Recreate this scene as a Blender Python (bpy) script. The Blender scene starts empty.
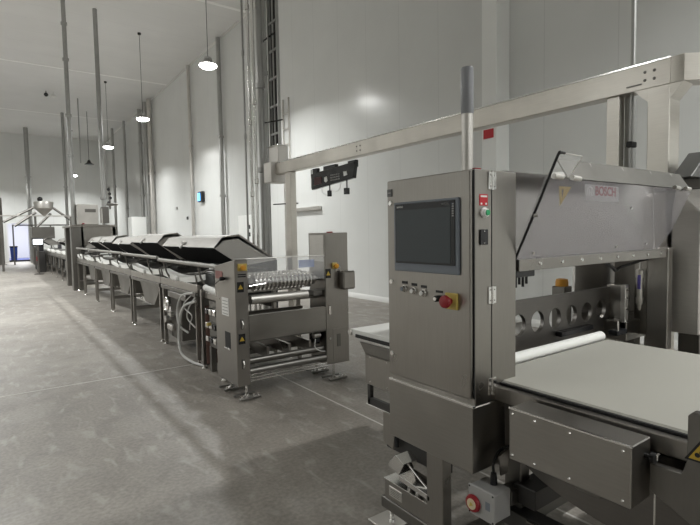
import bpy, bmesh, math, random
from mathutils import Vector, Matrix
random.seed(7)
SC = bpy.context.scene
COL = SC.collection
PI = math.pi

# ------------------------------------------------------------------ materials
def mat_new(name):
    m = bpy.data.materials.new(name); m.use_nodes = True
    nt = m.node_tree; b = nt.nodes['Principled BSDF']
    return m, nt, b

def plain(name, col, rough=.5, metal=0., emit=0., ecol=None, trans=0., alpha=1., ior=1.45):
    m, nt, b = mat_new(name)
    b.inputs['Base Color'].default_value = (*col, 1)
    b.inputs['Roughness'].default_value = rough
    b.inputs['Metallic'].default_value = metal
    if emit:
        b.inputs['Emission Color'].default_value = (*(ecol or col), 1)
        b.inputs['Emission Strength'].default_value = emit
    b.inputs['Transmission Weight'].default_value = trans
    b.inputs['IOR'].default_value = ior
    b.inputs['Alpha'].default_value = alpha
    return m

def steel(name, col, rough, streak=(1, 1, 1), amt=.12, bump=.03, metal=1.0, blot=.1):
    """brushed stainless: fine stretched grain plus large soft blotches of handling"""
    m, nt, b = mat_new(name)
    N, L = nt.nodes, nt.links
    tc = N.new('ShaderNodeTexCoord'); mp = N.new('ShaderNodeMapping')
    mp.inputs['Scale'].default_value = streak
    L.new(tc.outputs['Object'], mp.inputs['Vector'])
    n1 = N.new('ShaderNodeTexNoise'); n1.inputs['Scale'].default_value = 22; n1.inputs['Detail'].default_value = 4
    L.new(mp.outputs['Vector'], n1.inputs['Vector'])
    n2 = N.new('ShaderNodeTexNoise'); n2.inputs['Scale'].default_value = 3.2; n2.inputs['Detail'].default_value = 3
    L.new(tc.outputs['Object'], n2.inputs['Vector'])
    add = N.new('ShaderNodeMath'); add.operation = 'MULTIPLY_ADD'
    L.new(n1.outputs['Fac'], add.inputs[0]); add.inputs[1].default_value = .5
    L.new(n2.outputs['Fac'], add.inputs[2])
    cr = N.new('ShaderNodeMapRange'); cr.inputs['From Min'].default_value = .4; cr.inputs['From Max'].default_value = 1.1
    cr.inputs['To Min'].default_value = 1 - amt; cr.inputs['To Max'].default_value = 1 + amt
    L.new(add.outputs[0], cr.inputs['Value'])
    mx = N.new('ShaderNodeVectorMath'); mx.operation = 'SCALE'; mx.inputs[0].default_value = col
    L.new(cr.outputs['Result'], mx.inputs['Scale']); L.new(mx.outputs['Vector'], b.inputs['Base Color'])
    rr = N.new('ShaderNodeMapRange'); rr.inputs['From Min'].default_value = .3; rr.inputs['From Max'].default_value = .7
    rr.inputs['To Min'].default_value = rough - blot * .5; rr.inputs['To Max'].default_value = rough + blot
    L.new(n2.outputs['Fac'], rr.inputs['Value']); L.new(rr.outputs['Result'], b.inputs['Roughness'])
    b.inputs['Metallic'].default_value = metal
    bp = N.new('ShaderNodeBump'); bp.inputs['Strength'].default_value = bump; bp.inputs['Distance'].default_value = .002
    L.new(n1.outputs['Fac'], bp.inputs['Height']); L.new(bp.outputs['Normal'], b.inputs['Normal'])
    return m

def concrete():
    m, nt, b = mat_new('worn polished concrete')
    N, L = nt.nodes, nt.links
    tc = N.new('ShaderNodeTexCoord')
    def noise(scale, det, dist=0, sc=(1, 1, 1)):
        mp = N.new('ShaderNodeMapping'); mp.inputs['Scale'].default_value = sc
        L.new(tc.outputs['Object'], mp.inputs['Vector'])
        n = N.new('ShaderNodeTexNoise'); n.inputs['Scale'].default_value = scale
        n.inputs['Detail'].default_value = det; n.inputs['Distortion'].default_value = dist
        L.new(mp.outputs['Vector'], n.inputs['Vector']); return n.outputs['Fac']
    def ramp(src, stops):
        r = N.new('ShaderNodeValToRGB'); e = r.color_ramp.elements
        e[0].position, e[0].color = stops[0][0], (*stops[0][1], 1)
        e[1].position, e[1].color = stops[-1][0], (*stops[-1][1], 1)
        for p, c in stops[1:-1]:
            x = e.new(p); x.color = (*c, 1)
        L.new(src, r.inputs['Fac']); return r.outputs['Color']
    def mix(f, a, c, mode='MIX'):
        x = N.new('ShaderNodeMix'); x.data_type = 'RGBA'; x.blend_type = mode
        if isinstance(f, float): x.inputs['Factor'].default_value = f
        else: L.new(f, x.inputs['Factor'])
        for s, k in ((a, 6), (c, 7)):
            if isinstance(s, tuple): x.inputs[k].default_value = (*s, 1)
            else: L.new(s, x.inputs[k])
        return x.outputs[2]
    base = ramp(noise(.4, 7, .3), [(.3, (.205, .184, .160)), (.52, (.265, .243, .214)), (.72, (.330, .306, .274))])
    mid = ramp(noise(3.6, 10, .5, (1, .8, 1)), [(.34, (.86, .86, .86)), (.5, (1, 1, 1)), (.68, (1.08, 1.08, 1.08))])
    c = mix(1.0, base, mid, 'MULTIPLY')
    fine = ramp(noise(38, 5), [(.3, (.80, .80, .80)), (.7, (1.16, 1.16, 1.16))])
    c = mix(1.0, c, fine, 'MULTIPLY')
    # whitish scuffs and scrapes
    sc = ramp(noise(5.5, 12, .5, (1.6, .6, 1)), [(.55, (0, 0, 0)), (.74, (1, 1, 1))])
    sm = N.new('ShaderNodeMath'); sm.operation = 'MULTIPLY'; sm.inputs[1].default_value = .6
    L.new(sc, sm.inputs[0])
    c = mix(sm.outputs[0], c, (.46, .44, .41))
    L.new(c, b.inputs['Base Color'])
    r = N.new('ShaderNodeMapRange'); r.inputs['To Min'].default_value = .34; r.inputs['To Max'].default_value = .62
    L.new(noise(1.7, 6, .8), r.inputs['Value']); L.new(r.outputs['Result'], b.inputs['Roughness'])
    bp = N.new('ShaderNodeBump'); bp.inputs['Strength'].default_value = .15; bp.inputs['Distance'].default_value = .004
    L.new(noise(60, 4), bp.inputs['Height']); L.new(bp.outputs['Normal'], b.inputs['Normal'])
    return m

def panel_wall(name, axis, col, rough=.33, pitch=1.15, rib=.15):
    """white coated sandwich panels: thin dark joints every pitch, faint micro ribs as bump"""
    m, nt, b = mat_new(name)
    N, L = nt.nodes, nt.links
    tc = N.new('ShaderNodeTexCoord'); sp = N.new('ShaderNodeSeparateXYZ')
    L.new(tc.outputs['Object'], sp.inputs[0]); s = sp.outputs[axis]
    def mth(op, a, v=None, v2=None):
        x = N.new('ShaderNodeMath'); x.operation = op
        if isinstance(a, (int, float)): x.inputs[0].default_value = a
        else: L.new(a, x.inputs[0])
        if v is not None:
            if isinstance(v, (int, float)): x.inputs[1].default_value = v
            else: L.new(v, x.inputs[1])
        if v2 is not None: x.inputs[2].default_value = v2
        return x.outputs[0]
    f = mth('FRACT', mth('DIVIDE', mth('ADD', s, 100.), pitch))
    joint = mth('LESS_THAN', f, .010)
    n = N.new('ShaderNodeTexNoise'); n.inputs['Scale'].default_value = .9; n.inputs['Detail'].default_value = 3
    L.new(tc.outputs['Object'], n.inputs['Vector'])
    mr = N.new('ShaderNodeMapRange'); mr.inputs['To Min'].default_value = .93; mr.inputs['To Max'].default_value = 1.05
    L.new(n.outputs['Fac'], mr.inputs['Value'])
    k = mth('MULTIPLY', mr.outputs['Result'], mth('SUBTRACT', 1., mth('MULTIPLY', joint, .13)))
    v = N.new('ShaderNodeVectorMath'); v.operation = 'SCALE'; v.inputs[0].default_value = col
    L.new(k, v.inputs['Scale']); L.new(v.outputs['Vector'], b.inputs['Base Color'])
    b.inputs['Roughness'].default_value = rough
    h = mth('ADD', mth('SINE', mth('MULTIPLY', s, 2 * PI / .09)), mth('MULTIPLY', joint, -3.))
    bp = N.new('ShaderNodeBump'); bp.inputs['Strength'].default_value = rib; bp.inputs['Distance'].default_value = .0012
    L.new(h, bp.inputs['Height']); L.new(bp.outputs['Normal'], b.inputs['Normal'])
    return m

ST = steel('brushed stainless vertical', (.325, .308, .285), .31, (6, 6, .35), amt=.10)
STH = steel('brushed stainless horizontal', (.315, .300, .278), .33, (.5, .5, 7), amt=.10)
STD = steel('darker stainless', (.20, .192, .178), .38, (4, 4, .5), amt=.10)
STL = steel('light satin stainless', (.60, .58, .55), .40, (.6, .6, 5), amt=.12, metal=.9)
DUCT = steel('bright milled stainless duct', (.62, .59, .54), .33, (.4, .3, 8), amt=.12, metal=.95)
POL = steel('polished tube', (.80, .79, .77), .16, (1, 1, 1), amt=.04, bump=0, blot=.03)
GALV = steel('grey galvanised conduit', (.42, .42, .41), .38, (1, 1, .3), amt=.12)
BLK = plain('black rubber', (.012, .012, .013), .55)
BLKG = plain('black glossy plastic', (.02, .02, .022), .25)
DARK = plain('lid inside shade', (.006, .006, .007), .8)  # near-black colour carries the shade inside raised covers
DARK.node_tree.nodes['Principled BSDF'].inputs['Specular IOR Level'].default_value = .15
WHT = plain('white plastic', (.78, .78, .76), .35)
BELTW = plain('white food belt', (.80, .80, .77), .5)
RED = plain('red plastic', (.26, .012, .018), .35)
REDL = plain('red label', (.50, .02, .03), .5)
YEL = plain('yellow plate', (.55, .42, .11), .45)
YELD = plain('yellow warning film', (.50, .34, .04), .4)
GRN = plain('green push button', (.02, .33, .12), .3)
AMB = plain('amber beacon lens', (.62, .29, .03), .3)
GREY = plain('light grey enclosure', (.34, .335, .325), .45)
BEZ = plain('grey blue screen bezel', (.17, .19, .22), .4)
SCR = plain('dark screen glass', (.035, .045, .05), .12)
LCD = plain('lit lcd', (.8, .85, .9), .3, emit=1.2, ecol=(.85, .9, .95))
BLUL = plain('blue glowing tube', (.1, .4, .8), .3, emit=3.0, ecol=(.08, .45, 1))
LENS = plain('lit lamp lens', (1, 1, .98), .3, emit=22, ecol=(1, .985, .95))
CAB = plain('cable black', (.02, .02, .02), .45)
CABW = plain('pale hose', (.62, .62, .60), .4)
FB = plain('anthracite painted steel', (.05, .048, .046), .45, metal=.3)
BELT = plain('grey pvc belt', (.38, .37, .33), .55)
FLR = concrete()
WALR = panel_wall('white wall panels along', 'Y', (.72, .73, .715), .24)
WALF = panel_wall('white wall panels across', 'X', (.72, .73, .715), .24)
CEIL = panel_wall('white ceiling panels', 'Y', (.77, .77, .76), .45, 1.2, .04)
TRIMW = plain('white trim', (.74, .74, .72), .4)
BLUF = plain('blue epoxy floor', (.03, .06, .30), .3)
BRN = plain('brown drum', (.12, .065, .05), .5)
PUR = plain('blue filter label', (.10, .08, .35), .4)
ACR, _nt, _b = mat_new('clear acrylic')
_b.inputs['Base Color'].default_value = (.95, .96, .97, 1); _b.inputs['Roughness'].default_value = .04
_b.inputs['Alpha'].default_value = .16; _b.inputs['Specular IOR Level'].default_value = .6

HAZE, _nt, _b = mat_new('hazy clear cover sheet')
_b.inputs['Base Color'].default_value = (.42, .40, .43, 1); _b.inputs['Roughness'].default_value = .12
_b.inputs['Alpha'].default_value = .30; _b.inputs['Specular IOR Level'].default_value = .7
HOODM = steel('mirror finished hood steel', (.60, .58, .57), .22, (.6, .6, 5), amt=.05, blot=.05)

# ------------------------------------------------------------------ mesh builder
class MB:
    def __init__(s): s.bm = bmesh.new()
    def box(s, a, b, bev=0.):
        x0, y0, z0 = (min(a[i], b[i]) for i in range(3)); x1, y1, z1 = (max(a[i], b[i]) for i in range(3))
        v = [s.bm.verts.new(p) for p in ((x0,y0,z0),(x1,y0,z0),(x1,y1,z0),(x0,y1,z0),(x0,y0,z1),(x1,y0,z1),(x1,y1,z1),(x0,y1,z1))]
        fs = [s.bm.faces.new([v[i] for i in q]) for q in ((3,2,1,0),(4,5,6,7),(0,1,5,4),(1,2,6,5),(2,3,7,6),(3,0,4,7))]
        if bev:
            es = list({e for f in fs for e in f.edges})
            bmesh.ops.bevel(s.bm, geom=es, offset=bev, segments=1, profile=.5, affect='EDGES')
        return s
    def prism(s, pts, vec, bev=0.):
        vec = Vector(vec); a = [s.bm.verts.new(p) for p in pts]; b = [s.bm.verts.new(Vector(p) + vec) for p in pts]
        n = len(pts); fs = [s.bm.faces.new(a[::-1]), s.bm.faces.new(b)]
        for i in range(n): fs.append(s.bm.faces.new((a[i], a[(i+1)%n], b[(i+1)%n], b[i])))
        bmesh.ops.recalc_face_normals(s.bm, faces=fs)
        if bev:
            es = list({e for f in fs for e in f.edges})
            bmesh.ops.bevel(s.bm, geom=es, offset=bev, segments=1, profile=.5, affect='EDGES')
        return s
    def cyl(s, p0, p1, r, n=16, r2=None):
        return s.tube([p0, p1], r, n, r2)
    def tube(s, pts, r, n=8, r2=None):
        pts = [Vector(p) for p in pts]; rings = []
        d0 = (pts[1] - pts[0]).normalized()
        up = Vector((0, 0, 1)) if abs(d0.z) < .9 else Vector((0, 1, 0))
        u = d0.cross(up).normalized()
        for i, p in enumerate(pts):
            d = (pts[min(i+1, len(pts)-1)] - pts[max(i-1, 0)]).normalized()
            u = (u - d * u.dot(d)).normalized(); w = d.cross(u)
            rr = r if (r2 is None or i == 0) else r2
            rings.append([s.bm.verts.new(p + (u*math.cos(2*PI*k/n) + w*math.sin(2*PI*k/n))*rr) for k in range(n)])
        fs = [s.bm.faces.new(rings[0][::-1]), s.bm.faces.new(rings[-1])]
        for a, b in zip(rings, rings[1:]):
            for k in range(n): fs.append(s.bm.faces.new((a[k], a[(k+1)%n], b[(k+1)%n], b[k])))
        bmesh.ops.recalc_face_normals(s.bm, faces=fs)
        return s
    def lathe(s, prof, c, axis='z', n=24):
        c = Vector(c); rings = []
        for r, h in prof:
            ring = []
            for k in range(n):
                a = 2*PI*k/n; x, y = r*math.cos(a), r*math.sin(a)
                p = {'z': (x, y, h), 'x': (h, x, y), 'y': (x, h, y)}[axis]
                ring.append(s.bm.verts.new(c + Vector(p)))
            rings.append(ring)
        fs = [s.bm.faces.new(rings[0][::-1]), s.bm.faces.new(rings[-1])]
        for a, b in zip(rings, rings[1:]):
            for k in range(n): fs.append(s.bm.faces.new((a[k], a[(k+1)%n], b[(k+1)%n], b[k])))
        bmesh.ops.recalc_face_normals(s.bm, faces=fs)
        return s
    def ball(s, c, r, sc=(1, 1, 1)):
        m = Matrix.Translation(c) @ Matrix.Diagonal((r*sc[0], r*sc[1], r*sc[2], 1))
        bmesh.ops.create_uvsphere(s.bm, u_segments=14, v_segments=8, radius=1, matrix=m); return s
    def build(s, name, mat, parent=None, kind=None, label=None):
        me = bpy.data.meshes.new(name); s.bm.normal_update()
        s.bm.to_mesh(me); s.bm.free(); me.materials.append(mat)
        me.polygons.foreach_set('use_smooth', [True]*len(me.polygons)); me.set_sharp_from_angle(angle=math.radians(32))
        o = bpy.data.objects.new(name, me); COL.objects.link(o)
        attach(o, parent)
        if kind: o['kind'] = kind
        if label: o['label'] = label
        return o

def wloc(o):
    v = Vector((0, 0, 0))
    while o is not None: v += o.location; o = o.parent
    return v

def attach(o, parent):
    """meshes are modelled in world metres; a child's vertices are moved back by its thing's base point"""
    if parent is None: return
    off = wloc(parent)
    if o.type == 'MESH': o.data.transform(Matrix.Translation(-off))
    else: o.location = o.location - off
    o.parent = parent

def thing(name, label, cat, loc=(0, 0, 0), group=None):
    o = bpy.data.objects.new(name, None); COL.objects.link(o); o.location = loc
    o.empty_display_size = .1
    o['label'] = label; o['category'] = cat
    if group: o['group'] = group
    return o

def tag(o, label, cat, group=None):
    o['label'] = label; o['category'] = cat
    if group: o['group'] = group
    return o

def dup(root, loc, label=None, group=None):
    r = root.copy(); COL.objects.link(r); r.location = loc
    if label: r['label'] = label
    if group: r['group'] = group
    def rec(src, dst):
        for ch in list(src.children):
            c = ch.copy(); COL.objects.link(c); c.parent = dst; rec(ch, c)
    rec(root, r); return r

AISLE = Matrix(((0, 0, -1), (-1, 0, 0), (0, 1, 0)))      # letters read from the aisle (facing -X)
FRONT = Matrix(((1, 0, 0), (0, 0, -1), (0, 1, 0)))       # letters read from the camera's end (facing -Y)
def text(body, size, loc, rot, mat, parent, name='lettering', bold=0.):
    cu = bpy.data.curves.new(name, 'FONT'); cu.body = body; cu.size = size; cu.extrude = .0006; cu.offset = bold
    cu.align_x = 'LEFT'; cu.align_y = 'BOTTOM'
    t = bpy.data.objects.new(name, cu); COL.objects.link(t); bpy.context.view_layer.update()
    me = bpy.data.meshes.new_from_object(t.evaluated_get(bpy.context.evaluated_depsgraph_get()))
    bpy.data.objects.remove(t); me.transform(Matrix.Translation(loc) @ rot.to_4x4())
    me.materials.clear(); me.materials.append(mat)
    o = bpy.data.objects.new(name, me); COL.objects.link(o); attach(o, parent); return o

def bez(p, n=20):
    """smooth line through control points (Catmull-Rom)"""
    P = [Vector(q) for q in p]; P = [P[0]*2 - P[1]] + P + [P[-1]*2 - P[-2]]; out = []
    for i in range(1, len(P) - 2):
        for k in range(n):
            t = k/n; a, b, c, d = P[i-1:i+3]
            out.append(.5*((2*b) + (c-a)*t + (2*a-5*b+4*c-d)*t*t + (3*b-a-3*c+d)*t**3))
    out.append(P[-2]); return out

# ------------------------------------------------------------------ camera
yaw, pit, rol, FPX = math.radians(35.666), math.radians(-3.40), math.radians(-.995), 492.3
f = Vector((math.sin(yaw)*math.cos(pit), math.cos(yaw)*math.cos(pit), math.sin(pit)))
r0 = Vector((math.cos(yaw), -math.sin(yaw), 0)); u0 = r0.cross(f)
rr = r0*math.cos(rol) + u0*math.sin(rol); uu = rr.cross(f)
cam = bpy.data.objects.new('camera', bpy.data.cameras.new('camera')); COL.objects.link(cam)
cam.data.sensor_width = 36; cam.data.lens = FPX/700*36; cam.data.clip_start = .05; cam.data.clip_end = 200
mw = Matrix((( rr.x, uu.x, -f.x), (rr.y, uu.y, -f.y), (rr.z, uu.z, -f.z))).to_4x4(); mw.translation = (0, 0, 1.6)
cam.matrix_world = mw; SC.camera = cam

# ------------------------------------------------------------------ the hall
XL, XR, YN, YF, H = -9.0, 7.2, -9.0, 42.0, 9.0
def struct(name, mb, mat): return mb.build(name, mat, kind='structure')
struct('floor', MB().box((XL-.2, YN-.2, -.2), (XR+.2, YF, 0)), FLR)
struct('ceiling', MB().box((XL-.2, YN-.2, H), (XR+.2, YF+.2, H+.2)), CEIL)
struct('wall_right', MB().box((XR, YN-.2, 0), (XR+.2, YF+.2, H)), WALR)
struct('wall_left', MB().box((XL-.2, YN-.2, 0), (XL, YF+.2, H)), WALR)
struct('wall_near', MB().box((XL, YN-.2, 0), (XR, YN, H)), WALF)
DX0, DX1, DZ = .72, 2.05, 2.7
struct('wall_far', MB().box((XL, YF, 0), (DX0, YF+.2, H)).box((DX1, YF, 0), (XR, YF+.2, H)).box((DX0, YF, DZ), (DX1, YF+.2, H)), WALF)
# doorway and the lit room behind it
struct('trim_1', MB().box((DX0-.1, YF-.04, 0), (DX0, YF+.22, DZ+.1)).box((DX1, YF-.04, 0), (DX1+.1, YF+.22, DZ+.1)).box((DX0, YF-.04, DZ), (DX1, YF+.22, DZ+.1)), TRIMW)
struct('floor_beyond', MB().box((-3, YF, -.2), (6, 50, 0)), BLUF)
struct('wall_beyond', MB().box((-3, 50, 0), (6, 50.2, 4)).box((-3.2, YF+.2, 0), (-3, 50.2, 4)).box((6, YF+.2, 0), (6.2, 50.2, 4)).box((-3.2, YF+.2, 4), (6.2, 50.2, 4.2)), TRIMW)
struct('trim_20', MB().box((DX0, YF-.05, 0), (DX1, YF+.05, .12)), FB)
struct('door_1', MB().box((1.95, YF+.22, .02), (2.0, YF+1.35, 2.62), .01), TRIMW)
L = bpy.data.lights.new('room beyond lamp', 'AREA'); L.size = 2.0; L.energy = 330; L.color = (1, 1, 1)
lo = bpy.data.objects.new('room_lamp_light', L); COL.objects.link(lo); lo.location = (1.5, 46, 3.9)
t = thing('waste_bin', 'blue lidded bin standing on the blue floor beyond the far doorway', 'bin', (1.02, 43.2, 0))
MB().prism([(.85, 43.0, 0), (1.2, 43.0, 0), (1.26, 43.0, 1.0), (.8, 43.0, 1.0)], (0, .4, 0), .02).build('bin_body', plain('navy plastic', (.02, .05, .22), .4), t)
MB().box((.78, 42.97, 1.0), (1.28, 43.43, 1.09), .02).build('lid', BLKG, t)
# ceiling joint strips across the hall
for i, y in enumerate((7.0, 15.6, 25.1, 34.4)):
    struct('trim_%d' % (i+2), MB().box((XL, y-.07, H-.012), (XR, y+.07, H)), plain('joint strip', (.96, .96, .95), .5))
struct('trim_6', MB().box((XR-.05, YN, H-.05), (XR, YF, H)).box((XL, YF-.05, H-.05), (XR, YF, H)), TRIMW)
# sawn floor joints: slightly proud pale sealant
SEAL = plain('joint sealant', (.55, .53, .50), .6)
struct('trim_7', MB().box((XL, 6.07, 0), (2.55, 6.09, .0015)).box((2.535, YN, 0), (2.55, 6.07, .0015)).box((XL, 16.0, 0), (XR, 16.015, .0015))
       .box((XL, 26.0, 0), (XR, 26.015, .0015)).box((XL, -.0, 0), (XR, .015, .0015)), SEAL)
struct('baseboard_right', MB().prism([(XR, YN, 0), (XR-.03, YN, 0), (XR-.03, YN, .06), (XR, YN, .12)], (0, YF-YN, 0)), TRIMW)
struct('baseboard_far', MB().box((XL, YF-.03, 0), (DX0-.1, YF, .1)).box((DX1+.1, YF-.03, 0), (XR, YF, .1)), TRIMW)
# boxed-in wall pillars (steel frame clad in the same panels, coloured paler to carry the lit face)
PANEL = plain('pillar cladding', (.88, .89, .87), .35)
for i, (y, w) in enumerate(((5.30, .31), (-3.0, .42))):
    struct('trim_%d' % (8+i), MB().box((XR-.35, y, 0), (XR, y+w, H), .01), PANEL)

# ------------------------------------------------------------------ pendant high-bay lamps
def make_lamp():
    t = thing('pendant_lamp', 'x', 'ceiling lamp', (0, 0, 5.93))
    MB().lathe([(.05, .20), (.09, .19), (.12, .06), (.17, .045), (.19, .0)][::-1], (0, 0, 5.93)).build('lamp_housing', GREY, t)
    MB().lathe([(.08, -.085), (.16, -.07), (.215, -.03), (.215, -.004)], (0, 0, 5.93)).build('lens', LENS, t, label='glowing white lens')
    MB().cyl((0, 0, 6.12), (0, 0, 9.0), .008, 6).build('cord', CAB, t)
    MB().lathe([(.06, 8.94-5.93), (.06, 9.0-5.93)], (0, 0, 5.93)).build('ceiling_rose', BLKG, t)
    l = bpy.data.lights.new('high bay light', 'AREA'); l.shape = 'DISK'; l.size = .34; l.energy = 150
    l.color = (.985, 1, .985); l.spread = math.radians(152)
    o = bpy.data.objects.new('bulb', l); COL.objects.link(o); o.location = (0, 0, -.09); o.parent = t
    return t
lamp0 = make_lamp(); used = False
labels = {(4.6, 12.45): 'pendant high-bay lamp shining nearest the wall pipes, largest glowing lamp in view',
          (4.6, 19.3): 'glowing pendant lamp second from the nearest, left of the wall pipe cluster',
          (4.6, 26.1): 'glowing pendant lamp third from the nearest, right of the tall round pipe'}
for x in (4.6, -.35, -5.3):
    for y in (-7.2, -.9, 5.8, 12.45, 19.3, 26.1, 39.0):
        if (x == 4.6 and y == 5.8) or (x < 0 and y == -.9) or (x == -5.3 and y < 0) or (x == -.35 and y == 5.8): continue
        lab = labels.get((x, y))
        g = None
        if lab is None:
            if x == 4.6 and y == 39.0: lab = 'farthest lit pendant lamp of the right row, small and low before the far wall'
            elif x == 4.6: lab = 'pendant high-bay lamp of the right row above the near machine'; g = 'pendant lamps above the near machines'
            else: lab = 'pendant high-bay lamp over the open aisle floor'; g = 'pendant lamps over the aisle'
        if not used: lamp0.location = (x, y, 5.93); lamp0['label'] = lab; used = True; o = lamp0
        else: o = dup(lamp0, (x, y, 5.93), lab)
        if g: o['group'] = g
        elif 'group' in o: del o['group']
# one unlit lamp
t = thing('pendant_lamp', 'dark unlit pendant lamp on a rod above the white machine tower', 'ceiling lamp', (4.7, 32.8, 5.93))
MB().lathe([(.17, -.012), (.24, -.02), (.26, .0), (.19, .05), (.12, .10), (.05, .26)], (4.7, 32.8, 5.93)).build('lamp_housing', BLKG, t)
MB().cyl((4.7, 32.8, 6.15), (4.7, 32.8, 9.0), .014, 6).build('cord', CAB, t)

# ------------------------------------------------------------------ control cabinet
X0, X1, Y0, Y1 = 1.5, 1.785, 1.28, 1.785
c = thing('control_cabinet', 'stainless steel control cabinet with dark touch screen and red emergency stop in the foreground', 'control cabinet', (1.64, 1.53, .62))
MB().box((X0+.02, Y0, .900), (X1, Y1, 1.842), .004).build('cabinet_body', ST, c)
d = MB().box((X0, Y0+.006, .93), (X0+.018, Y1-.002, 1.838), .004).build('door', ST, c)
MB().box((X0-.004, 1.745, 1.765), (X0+.001, 1.778, 1.80), .001).build('nameplate', plain('grey nameplate', (.12, .12, .12), .4), d)
MB().box((X0-.0048, 1.751, 1.780), (X0-.0038, 1.772, 1.786)).build('nameplate_mark', GREY, d)
for z, y in ((1.735, 1.757), (1.37, 1.757), (1.03, 1.757)):
    MB().lathe([(.012, 0), (.013, -.003), (.010, -.006), (.004, -.006)][::-1], (X0, y, z), 'x', 16).build('door_lock', POL, d)
# touch screen: bezel, dark glass, side keys, lettering
s = MB().box((X0-.010, 1.335, 1.425), (X0, 1.725, 1.735), .003).build('touch_screen', BEZ, c, label='grey framed touch screen')
MB().box((X0-.013, 1.352, 1.462), (X0-.0095, 1.712, 1.726), .001).build('screen_border', BLKG, s)
MB().box((X0-.0145, 1.375, 1.470), (X0-.0128, 1.705, 1.700), .0005).build('display', SCR, s)
text('SIEMENS', .011, (X0-.0135, 1.700, 1.707), AISLE, WHT, s)
text('SIMATIC HMI', .007, (X0-.0135, 1.425, 1.709), AISLE, GREY, s)
for k in range(6):
    MB().box((X0-.0145, 1.357, 1.66+k*.0095), (X0-.0125, 1.366, 1.666+k*.0095)).build('side_key', GREY, s)
# push buttons with black tags
for k, (y, z) in enumerate(((1.665, 1.345), (1.602, 1.340), (1.542, 1.335))):
    b = MB().lathe([(.016, 0), (.016, -.005), (.012, -.008), (.011, -.018), (.009, -.020)][::-1], (X0, y, z), 'x', 20).build('push_button', POL, c)
    MB().lathe([(.009, -.0225), (.0095, -.0195)], (X0, y, z), 'x', 16).build('button_cap', (BEZ, WHT, WHT)[k], b)
    MB().box((X0-.002, y-.018, z+.022), (X0, y+.018, z+.034)).build('button_tag', BLKG, b)
b = MB().lathe([(.013, 0), (.014, -.006), (.013, -.03), (.011, -.033)][::-1], (X0, 1.445, 1.322), 'x', 18).build('key_switch', BLKG, c)
MB().lathe([(.008, -.036), (.009, -.032)], (X0, 1.445, 1.322), 'x', 14).build('key_barrel', POL, b)
MB().box((X0-.002, 1.43, 1.344), (X0, 1.47, 1.354)).build('button_tag', BLKG, b)
e = MB().box((X0-.012, 1.345, 1.283), (X0, 1.410, 1.350), .003).build('emergency_stop', YEL, c, label='yellow emergency stop with red mushroom head')
MB().lathe([(.012, -.010), (.012, -.03), (.024, -.034), (.027, -.042), (.024, -.053), (.010, -.058)][::-1], (X0, 1.378, 1.318), 'x', 24).build('mushroom_head', RED, e)
# narrow end: hinge line, hinges, sign, green button, socket
MB().box((1.622, Y0-.0016, .93), (1.625, Y0+.001, 1.84)).build('hinge_gap', BLK, c)
MB().box((X0+.017, Y0+.001, .93), (X0+.022, Y0+.006, 1.838)).build('door_seal', BLK, c)
for z in (1.80, 1.34, .965):
    h = MB().box((1.600, Y0-.004, z-.035), (1.621, Y0, z+.035), .001).box((1.627, Y0-.004, z-.035), (1.648, Y0, z+.035), .001).cyl((1.624, Y0-.005, z-.036), (1.624, Y0-.005, z+.036), .005, 10).build('hinge', POL, c)
    for dx in (1.611, 1.637):
        for dz in (-.022, .022): MB().lathe([(.0025, -.0055), (.0035, -.003)], (dx, Y0, z+dz), 'y', 8).build('screw', STD, h)
s = MB().box((1.548, Y0-.002, 1.700), (1.598, Y0, 1.745), .0008).build('red_sign', REDL, c, label='small red sign')
MB().box((1.554, Y0-.0028, 1.733), (1.592, Y0-.0018, 1.740)).build('printed_mark', WHT, s)
for x in (1.554, 1.582): MB().box((x, Y0-.0028, 1.704), (x+.009, Y0-.0018, 1.711)).build('printed_mark', WHT, s)
b = MB().lathe([(.021, 0), (.021, -.006), (.017, -.009), (.016, -.016)][::-1], (1.576, Y0, 1.672), 'y', 22).build('green_button_ring', WHT, c)
MB().lathe([(.011, -.021), (.0125, -.014)], (1.578, Y0, 1.672), 'y', 18).build('green_button', GRN, b)
s = MB().box((1.548, Y0-.006, 1.545), (1.596, Y0, 1.606), .002).build('service_socket', BLKG, c)
for z in (1.552, 1.599): MB().lathe([(.002, -.0075), (.003, -.005)], (1.572, Y0, z), 'y', 8).build('screw', POL, s)
MB().box((1.53, Y0+.004, 1.842), (1.565, Y0+.02, 1.847), .001).build('red_cap_strip', RED, c)
# pole standing on the cabinet roof
p = MB().cyl((1.63, 1.41, 1.842), (1.63, 1.41, 2.10), .024, 20).build('mast', STL, c)
MB().lathe([(.027, 1.842), (.027, 1.850), (.021, 1.853)], (1.63, 1.41, 0)).build('mast_flange', POL, p)
MB().lathe([(.0255, 2.09), (.0265, 2.095), (.0265, 2.272), (.024, 2.28)], (1.63, 1.41, 0)).build('mast_sleeve', plain('grey beacon plastic', (.24, .245, .26), .3), p)
# projecting lower housing
lb = MB().box((X0, Y0-.004, .628), (X1-.012, Y1, .899), .003).build('lower_housing', STH, c)
MB().box((X0-.0015, Y0-.006, .898), (X0+.018, Y1, .907), .001).build('bright_lip', POL, c)
for x in (1.752,):
    for z in (.66, .70, .84, .87): MB().lathe([(.003, -.004), (.005, 0)], (x, Y0-.004, z), 'y', 8).build('screw', POL, lb)

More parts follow.
